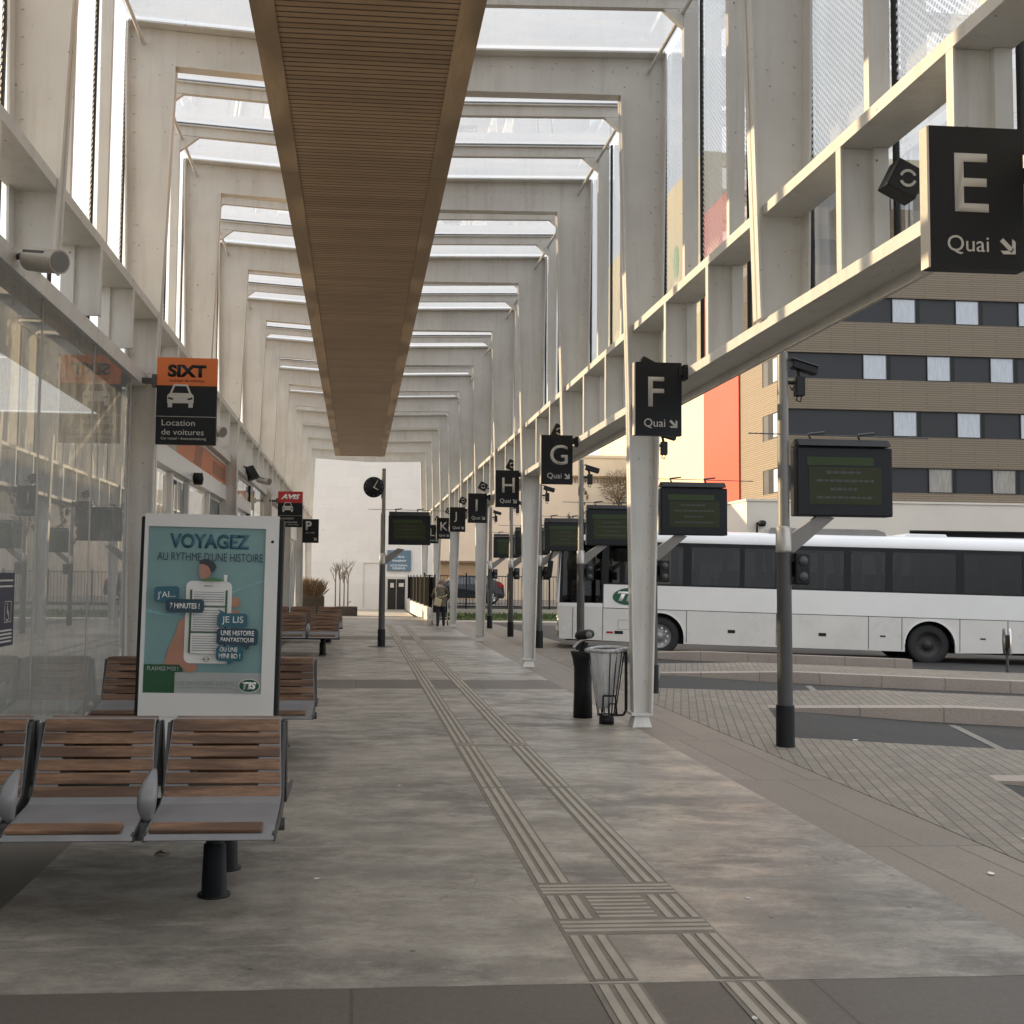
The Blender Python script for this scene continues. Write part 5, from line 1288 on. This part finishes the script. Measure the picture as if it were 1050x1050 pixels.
# podium
po_ = hbx('podium', 'podium', 18.3, 50 - .6, 4.15, W_, 75, 5.42)
hbx('podium_wall', 'podium', 18.3, 49.4, -.34, 26.3, 75, 4.148)
hbx('glass_front', 'char', 26.3, 50.6, -.34, W_, 52, 4.148)
g_ = MB()
for k in range(16): g_.box(26.6 + 2.2 * k - 20.5, .55, .2, 28.55 + 2.2 * k - 20.5, .595, 3.9)
g_.build('shop_window', 'car_glass', ho)
cp = hbx('coping', 'podium', 18.24, 49.34, 5.42, W_, 75, 5.52)
wn_ = MB(); wn_.box(18.24 - 20.5, 51.2 - 50, 2.6, 18.30 - 20.5, 56 - 50, 4.0); wn_.build('flank_window', 'black', ho)
text('facade_letter', 'C', 'postgrey', ho, 19.75 - 20.5, -.605, 2.2, h=1.5, w=1.7, bold=.06)
MB().tube((18.7 - 20.5, -.85, 1.2), (18.7 - 20.5, -.85, 4.4), .05).build('lamp_pole', 'black', ho)
MB().lathe([(0, .16), (.16, .12), (.2, 0), (.14, -.14), (0, -.16)], (18.95 - 20.5, -.85, 4.35), 'Z', 14).build('lamp', 'black', ho)

# ------------------------------------------------------------------ far end buildings
fw = thing('white_building', 'white painted blockwork building closing the far end of the platform', 'building', (0, 60, 0))
MB().box(-7, 0, -.4, 4.35, 8, 9.4).build('wall', 'white_wall', fw)
MB().box(-7.05, -.06, 9.402, 4.4, 8, 9.55).build('coping', 'podium', fw)
MB().box(1.55, -.10, -.17, 2.72, -.005, 1.66).build('door_surround', 'podium', fw)
d_ = MB().box(1.66, -.13, -.16, 2.62, -.101, 1.52).build('double_door', 'door_black', fw)
mb = MB(); mb.box(2.12, -.137, -.16, 2.155, -.131, 1.52); mb.build('door_gap', 'collar', d_)
MB().box(1.80, -.137, 1.05, 2.0, -.131, 1.3).build('door_notice', 'podium', d_); MB().box(2.28, -.137, 1.1, 2.55, -.131, 1.3).build('door_notice', 'podium', d_)
mb = MB()
for z in (4.2, 5.6): mb.box(-2, -.03, z, -1.94, -.002, z + .06)
mb.box(.3, -.05, .0, .33, -.002, 2.4); mb.box(.3, -.05, 2.4, 1.5, -.002, 2.43); mb.build('conduit', 'podium', fw)
bs = thing('parking_board', 'blue grey parking board with white P on the wall above the black door', 'sign', (1.62, 59.93, 1.98))
MB().box(0, -.04, 0, 1.32, .04, 1.15).build('panel', 'blue_sign', bs)
text('letter', 'P', 'white_logo', bs, .25, -.04, .68, h=.40, bold=.04)
for s, z, w, x in (('VELOS', .72, .36, .58), ('TRANSPORT', .50, .8, .25), ('ACCES PARKING', .24, .95, .16), ('RESERVE', .08, .7, .3)): text('words', s, 'white_logo', bs, x, -.04, z, w=w, h=.11, bold=.02)
fb2 = thing('far_warehouse', 'long pale rendered building far behind the railings and the coach', 'building', (4.4, 78, 0))
MB().box(0, 0, -.4, 40, 10, 10.6).build('wall', 'far_wall', fb2)
MB().box(-.05, -.1, 10.602, 40, 10, 10.8).build('coping', 'podium', fb2)
mb = MB()
for k in range(60): mb.box(10.0 + k * .24, -.10, 8.75, 10.12 + k * .24, -.005, 9.1)
mb.box(9.9, -.14, 9.1, 25, -.004, 9.25); mb.build('dentil_cornice', 'twig', fb2)
ts_ = thing('tan_outbuilding', 'small tan flat roofed outbuilding behind the railings', 'building', (4.6, 68, .0))
MB().box(0, 0, -.3, 3.2, 3, 2.55).build('wall', 'tan_wall', ts_); MB().box(-.3, -.3, 2.552, 3.6, 3.2, 2.7).build('roof', 'twig', ts_)

# ramp wall with dark screen panels
rw = thing('ramp_wall', 'low white wall carrying dark mesh screen panels at the end of the platform', 'wall', (2.68, 37.5, 0))
mb = MB(); mb.prism([(0, 0), (21.5, -.2), (21.5, .42), (0, .50)], 0, .16, 'X'); mb.build('wall', 'podium', rw)
mb = MB()
for k in range(7): mb.prism([(1.0 + 2.9 * k, .52), (3.85 + 2.9 * k, .52), (3.85 + 2.9 * k, 1.66), (1.0 + 2.9 * k, 1.66)], .05, .09, 'X')
mb.build('screen_panel', 'mesh_black', rw)
mb = MB()
for k in range(8): mb.tube((.07, .93 + 2.9 * k, .45), (.07, .93 + 2.9 * k, 1.75), .03)
mb.build('screen_post', 'black', rw)

# railings in front of the street
fe = thing('railing', 'long dark steel railing in front of the street and the parked car', 'fence', (2.95, 47.75, .26))
L_ = 15.; nb = 0
mb = MB(); mb.box(0, -.02, .10, L_, .02, .14); mb.box(0, -.02, 1.44, L_, .02, 1.48); mb.build('rail', 'black', fe)
pst = MB().box(-.035, -.035, 0, .035, .035, 1.58).build('post', 'black', fe)
for k in range(1, 9):
    d = pst.copy(); COL.objects.link(d); d.parent = fe; d.location = (L_ / 8 * k, 0, 0)
x = .15; mb = MB()
while x < L_: mb.box(x - .009, -.009, .14, x + .009, .009, 1.44); x += .145
tag(mb.build('bars', 'black', fe), None, kind='stuff')

# parked car behind the railing
car = thing('parked_car', 'dark hatchback parked behind the railings', 'car', (5.15, 51.2, .40))
pr = [(-2.0, .28), (-2.02, .55), (-1.9, .72), (-1.15, .86), (-.55, 1.28), (.2, 1.36), (1.05, 1.33), (1.60, 1.08), (1.85, .82), (1.90, .45), (1.85, .26)]
mb = MB(); secs = [(.0, .90), (.10, 1), (1.55, 1), (1.65, .90)]; n = len(pr); vs = []
for v, k in secs:
    for u, z in pr: vs.append((u * (1 if k == 1 else .985), v + ((z - .85) * .22 if z > .9 else 0) * (1 if v < .8 else -1), .28 + (z - .28) * (1 if k == 1 else .99)))
mb.add(vs, [(a * n + i, (a + 1) * n + i, (a + 1) * n + (i + 1) % n, a * n + (i + 1) % n) for a in range(3) for i in range(n)] + [tuple(range(n)), tuple(range(4 * n - 1, 3 * n - 1, -1))], False)
mb.build('body', 'carpaint', car, bevel=.03)
mb = MB(); a = -.012
mb.quad((-.95, .0 + a, .90), (.12, .0 + a, .93), (.12, .07 + a, 1.27), (-.50, .07 + a, 1.22)); mb.build('side_window', 'car_glass', car)
mb = MB(); mb.quad((.22, .0 + a, .93), (1.3, .0 + a, .95), (1.05, .07 + a, 1.24), (.22, .07 + a, 1.27)); mb.build('side_window', 'car_glass', car)
mb = MB(); mb.quad((-1.17, .12, .88), (-1.17, 1.53, .88), (-.58, 1.42, 1.285), (-.58, .23, 1.285)); mb.build('windscreen', 'car_glass', car)
MB().prism([(1.52, .82), (1.80, .78), (1.86, .88), (1.66, 1.06), (1.56, 1.06)], -.02, .16, 'Y').build('tail_light', 'redlamp', car)
for u in (-1.25, 1.28):
    for v in (-.02, 1.5):
        o = MB().lathe([(.20, .0), (.29, .0), (.31, .03), (.31, .17), (.2, .18)], (u, v, .31), 'Y', 24).build('wheel', 'tyre', car)
        r_ = MB(); r_.lathe([(0, -.004), (.06, -.004), (.06, .02), (.19, .03), (.21, -.003), (.2, .1), (0, .1)], (u, v, .31), 'Y', 24)
        for k in range(5):
            q = 2 * math.pi * k / 5; r_.tube((u + .05 * math.cos(q), v + .004, .31 + .05 * math.sin(q)), (u + .19 * math.cos(q), v + .004, .31 + .19 * math.sin(q)), .028, .022, 6)
        r_.build('rim', 'chrome', o)

# ------------------------------------------------------------------ plants
def bare_tree(name, label, base, h, rnd, spread, levels=4, r0=.05, mat='bark', twig='twig', group=None, trunk_h=.45, tw=.6):
    t = thing(name, label, 'tree', base, 0, group)
    tk = MB(); cr = MB(); lv = MB()
    def grow(p, d, l, r, lev):
        q = p + d * l
        (tk if lev == 0 else cr).tube(p, q, r, r * .66, 6 if lev < 2 else 4, False)
        if lev >= levels:
            return
        for k in range(rnd.choice((3, 3, 4)) if lev else 5):
            nd = (d + Vector((rnd.uniform(-1, 1), rnd.uniform(-1, 1), rnd.uniform(-.25, .8))) * spread).normalized()
            grow(p + d * l * rnd.uniform(.7, 1.), nd, l * rnd.uniform(.5, .8) * (tw if lev == 0 else 1), r * .58, lev + 1)
    grow(Vector((0, 0, 0)), Vector((0, 0, 1)), h * trunk_h, r0, 0)
    tk.build('trunk', mat, t); cr.build('crown', twig, t)
    return t
rnd = random.Random(11)
for i, x in enumerate((-1.18, -.95, -.72, -.52)):
    bare_tree('sapling', ('leftmost', 'second from the left', 'third from the left', 'rightmost')[i] + ' of the four thin bare saplings against the white wall', (x, 57.5 + .3 * (i % 2), -.17), 2.6, rnd, .55, 3, .038, group='saplings in front of the white wall', trunk_h=.72, tw=.35)
bt = thing('bare_tree', 'bare winter tree with a dense round crown of twigs in front of the far warehouse', 'tree', (18.4, 75, -.3))
MB().tube((0, 0, 0), (.05, 0, 7.6), .14, .07, 8).build('trunk', 'bark', bt)
tg = MB()
for i in range(1500):
    d = Vector((rnd.gauss(0, 1), rnd.gauss(0, 1), rnd.gauss(0, 1))).normalized(); r1 = 1.25 * rnd.random() ** .45; p = Vector((0, 0, 8.5)) + Vector((d.x * r1 * 1.05, d.y * r1, d.z * r1 * .9))
    e = (d + Vector((rnd.uniform(-.8, .8), rnd.uniform(-.8, .8), rnd.uniform(-.4, .9)))).normalized() * rnd.uniform(.15, .4)
    tg.tube(p, p + e, .012, .005, 3, False)
for i in range(14):
    d = Vector((rnd.uniform(-1, 1), rnd.uniform(-1, 1), rnd.uniform(.2, 1.4))).normalized() * rnd.uniform(.8, 1.4); tg.tube((.04, 0, 7.2 + .03 * i), Vector((.04, 0, 7.2 + .03 * i)) + d, .04, .015, 5, False)
tg.build('crown', 'ivy', bt)
# dry ornamental grass in a dark planter
pl = thing('grass_planter', 'tall tuft of dry brown ornamental grass in a dark planter beside the hall end', 'planter', (-1.95, 46.5, -.17))
MB().box(-.42, -.3, 0, .52, .3, .95).build('box', 'planter', pl, bevel=.02)
gb = MB()
for i in range(900):
    x, y = rnd.uniform(-.4, .42), rnd.uniform(-.28, .28); hgt = rnd.uniform(.45, .95) * (1 - .35 * abs(x + .1)); dx, dy = rnd.gauss(0, .12), rnd.gauss(0, .1); a = rnd.uniform(0, 6.3); w = .008
    gb.add([(x - w * math.cos(a), y - w * math.sin(a), .9), (x + w * math.cos(a), y + w * math.sin(a), .9), (x + dx * .5 + w * .7, y + dy * .5, .9 + hgt * .6), (x + dx * 1.3, y + dy * 1.3, .9 + hgt)], [(0, 1, 2), (0, 2, 3)])
tag(gb.build('grass_blades', 'reed', pl), None, kind='stuff')
pl = thing('low_planter', 'low dark planter box with a withered stem at the foot of the white wall', 'planter', (-.45, 50, -.17))
MB().box(-.55, -.35, 0, .45, .35, .42).build('box', 'planter', pl, bevel=.02); MB().path([(0, 0, .4), (.02, 0, .55), (.10, 0, .66), (.16, 0, .64)], .015, 5).build('stem', 'bark', pl)
MB().box(-.45, -.28, .36, .35, .28, .43).build('soil', 'bark', pl)
# dry climbers on the far warehouse wall
iv = MB()
for c in range(16):
    x = rnd.uniform(9.2, 22); z = rnd.uniform(3.5, 5.5)
    for k in range(45):
        x += rnd.uniform(-.12, .13); z += rnd.uniform(.0, .13)
        a = rnd.uniform(0, 6.3); s = rnd.uniform(.05, .16)
        if rnd.random() < .6: iv.add([(x + s * math.cos(a + q) * rnd.uniform(.5, 1), -.03 - rnd.uniform(0, .08), z + s * math.sin(a + q)) for q in (0, 1.3, 2.8, 4.4)], [(0, 1, 2, 3)])
tag(iv.build('climbing_plant', 'ivy', loc=(4.4, 78, 0)), 'sparse dry climbing plant on the pale far wall', 'plant', kind='stuff')

# ------------------------------------------------------------------ sky, sun, camera
SUN_EL, SUN_AZ = R(13), R(-62)                 # azimuth from +Y towards +X; the sun stands to the left and a little ahead
w = bpy.data.worlds.new('World'); S.world = w; w.use_nodes = True
nt = w.node_tree; nt.nodes.clear(); out = nt.nodes.new('ShaderNodeOutputWorld')
sky = N(nt, 'TexSky'); sky.sky_type = 'NISHITA'; sky.sun_disc = False; sky.sun_elevation = SUN_EL; sky.sun_rotation = SUN_AZ
sky.air_density = 1.2; sky.dust_density = 3.0; sky.ozone_density = 1.
tc = N(nt, 'TexCoord'); mp = N(nt, 'Mapping'); mp.inputs['Scale'].default_value = (1, 1, 2.6); nt.links.new(tc.outputs['Generated'], mp.inputs['Vector'])
nz = noise(nt, mp.outputs[0], 1.7, 7, .6)
cl = ramp(nt, nz, [(.30, .62), (.62, 1.)])
cc = mix(nt, cl, sky.outputs[0], CLOUD)
bgn = N(nt, 'Background', Strength=SKYS); nt.links.new(cc, bgn.inputs[0]); nt.links.new(bgn.outputs[0], out.inputs[0])
sl = bpy.data.lights.new('sun', 'SUN'); sl.energy = SUNE; sl.angle = R(.6); sl.color = (1., .76, .47)
so = bpy.data.objects.new('sun', sl); COL.objects.link(so)
dirv = Vector((math.sin(SUN_AZ) * math.cos(SUN_EL), math.cos(SUN_AZ) * math.cos(SUN_EL), math.sin(SUN_EL)))
so.rotation_euler = dirv.to_track_quat('Z', 'Y').to_euler(); so.location = (-30, 30, 40)
cd = bpy.data.cameras.new('camera'); cam = bpy.data.objects.new('camera', cd); COL.objects.link(cam)
A, P_, RHO = R(4.527722735733467), R(3.4836589039687804), .011
r0 = Vector((math.cos(A), -math.sin(A), 0)); wv = Vector((math.sin(A) * math.cos(P_), math.cos(A) * math.cos(P_), math.sin(P_))); u0 = r0.cross(wv)
rr_ = r0 * math.cos(RHO) + u0 * math.sin(RHO); uu_ = u0 * math.cos(RHO) - r0 * math.sin(RHO)
mt = Matrix((rr_, uu_, -wv)).transposed().to_4x4(); mt.translation = (0, 0, 1.65)
cam.matrix_world = mt
cd.sensor_width = 36; cd.sensor_height = 36; cd.lens = 1100 / 1050 * 36; cd.shift_x = 70 / 1050; cd.shift_y = 0; cd.clip_end = 2000; cd.clip_start = .05
S.camera = cam
S.render.engine = 'CYCLES'
S.cycles.transparent_max_bounces = 40; S.cycles.max_bounces = 9; S.cycles.diffuse_bounces = 4; S.cycles.glossy_bounces = 4; S.cycles.transmission_bounces = 4
S.cycles.caustics_reflective = False; S.cycles.caustics_refractive = False
S.view_settings.view_transform = 'Standard'; S.view_settings.look = 'None'; S.view_settings.gamma = 1; S.view_settings.exposure = EXPO
S.view_settings.use_curve_mapping = False
S.render.resolution_x = 1024; S.render.resolution_y = 1024
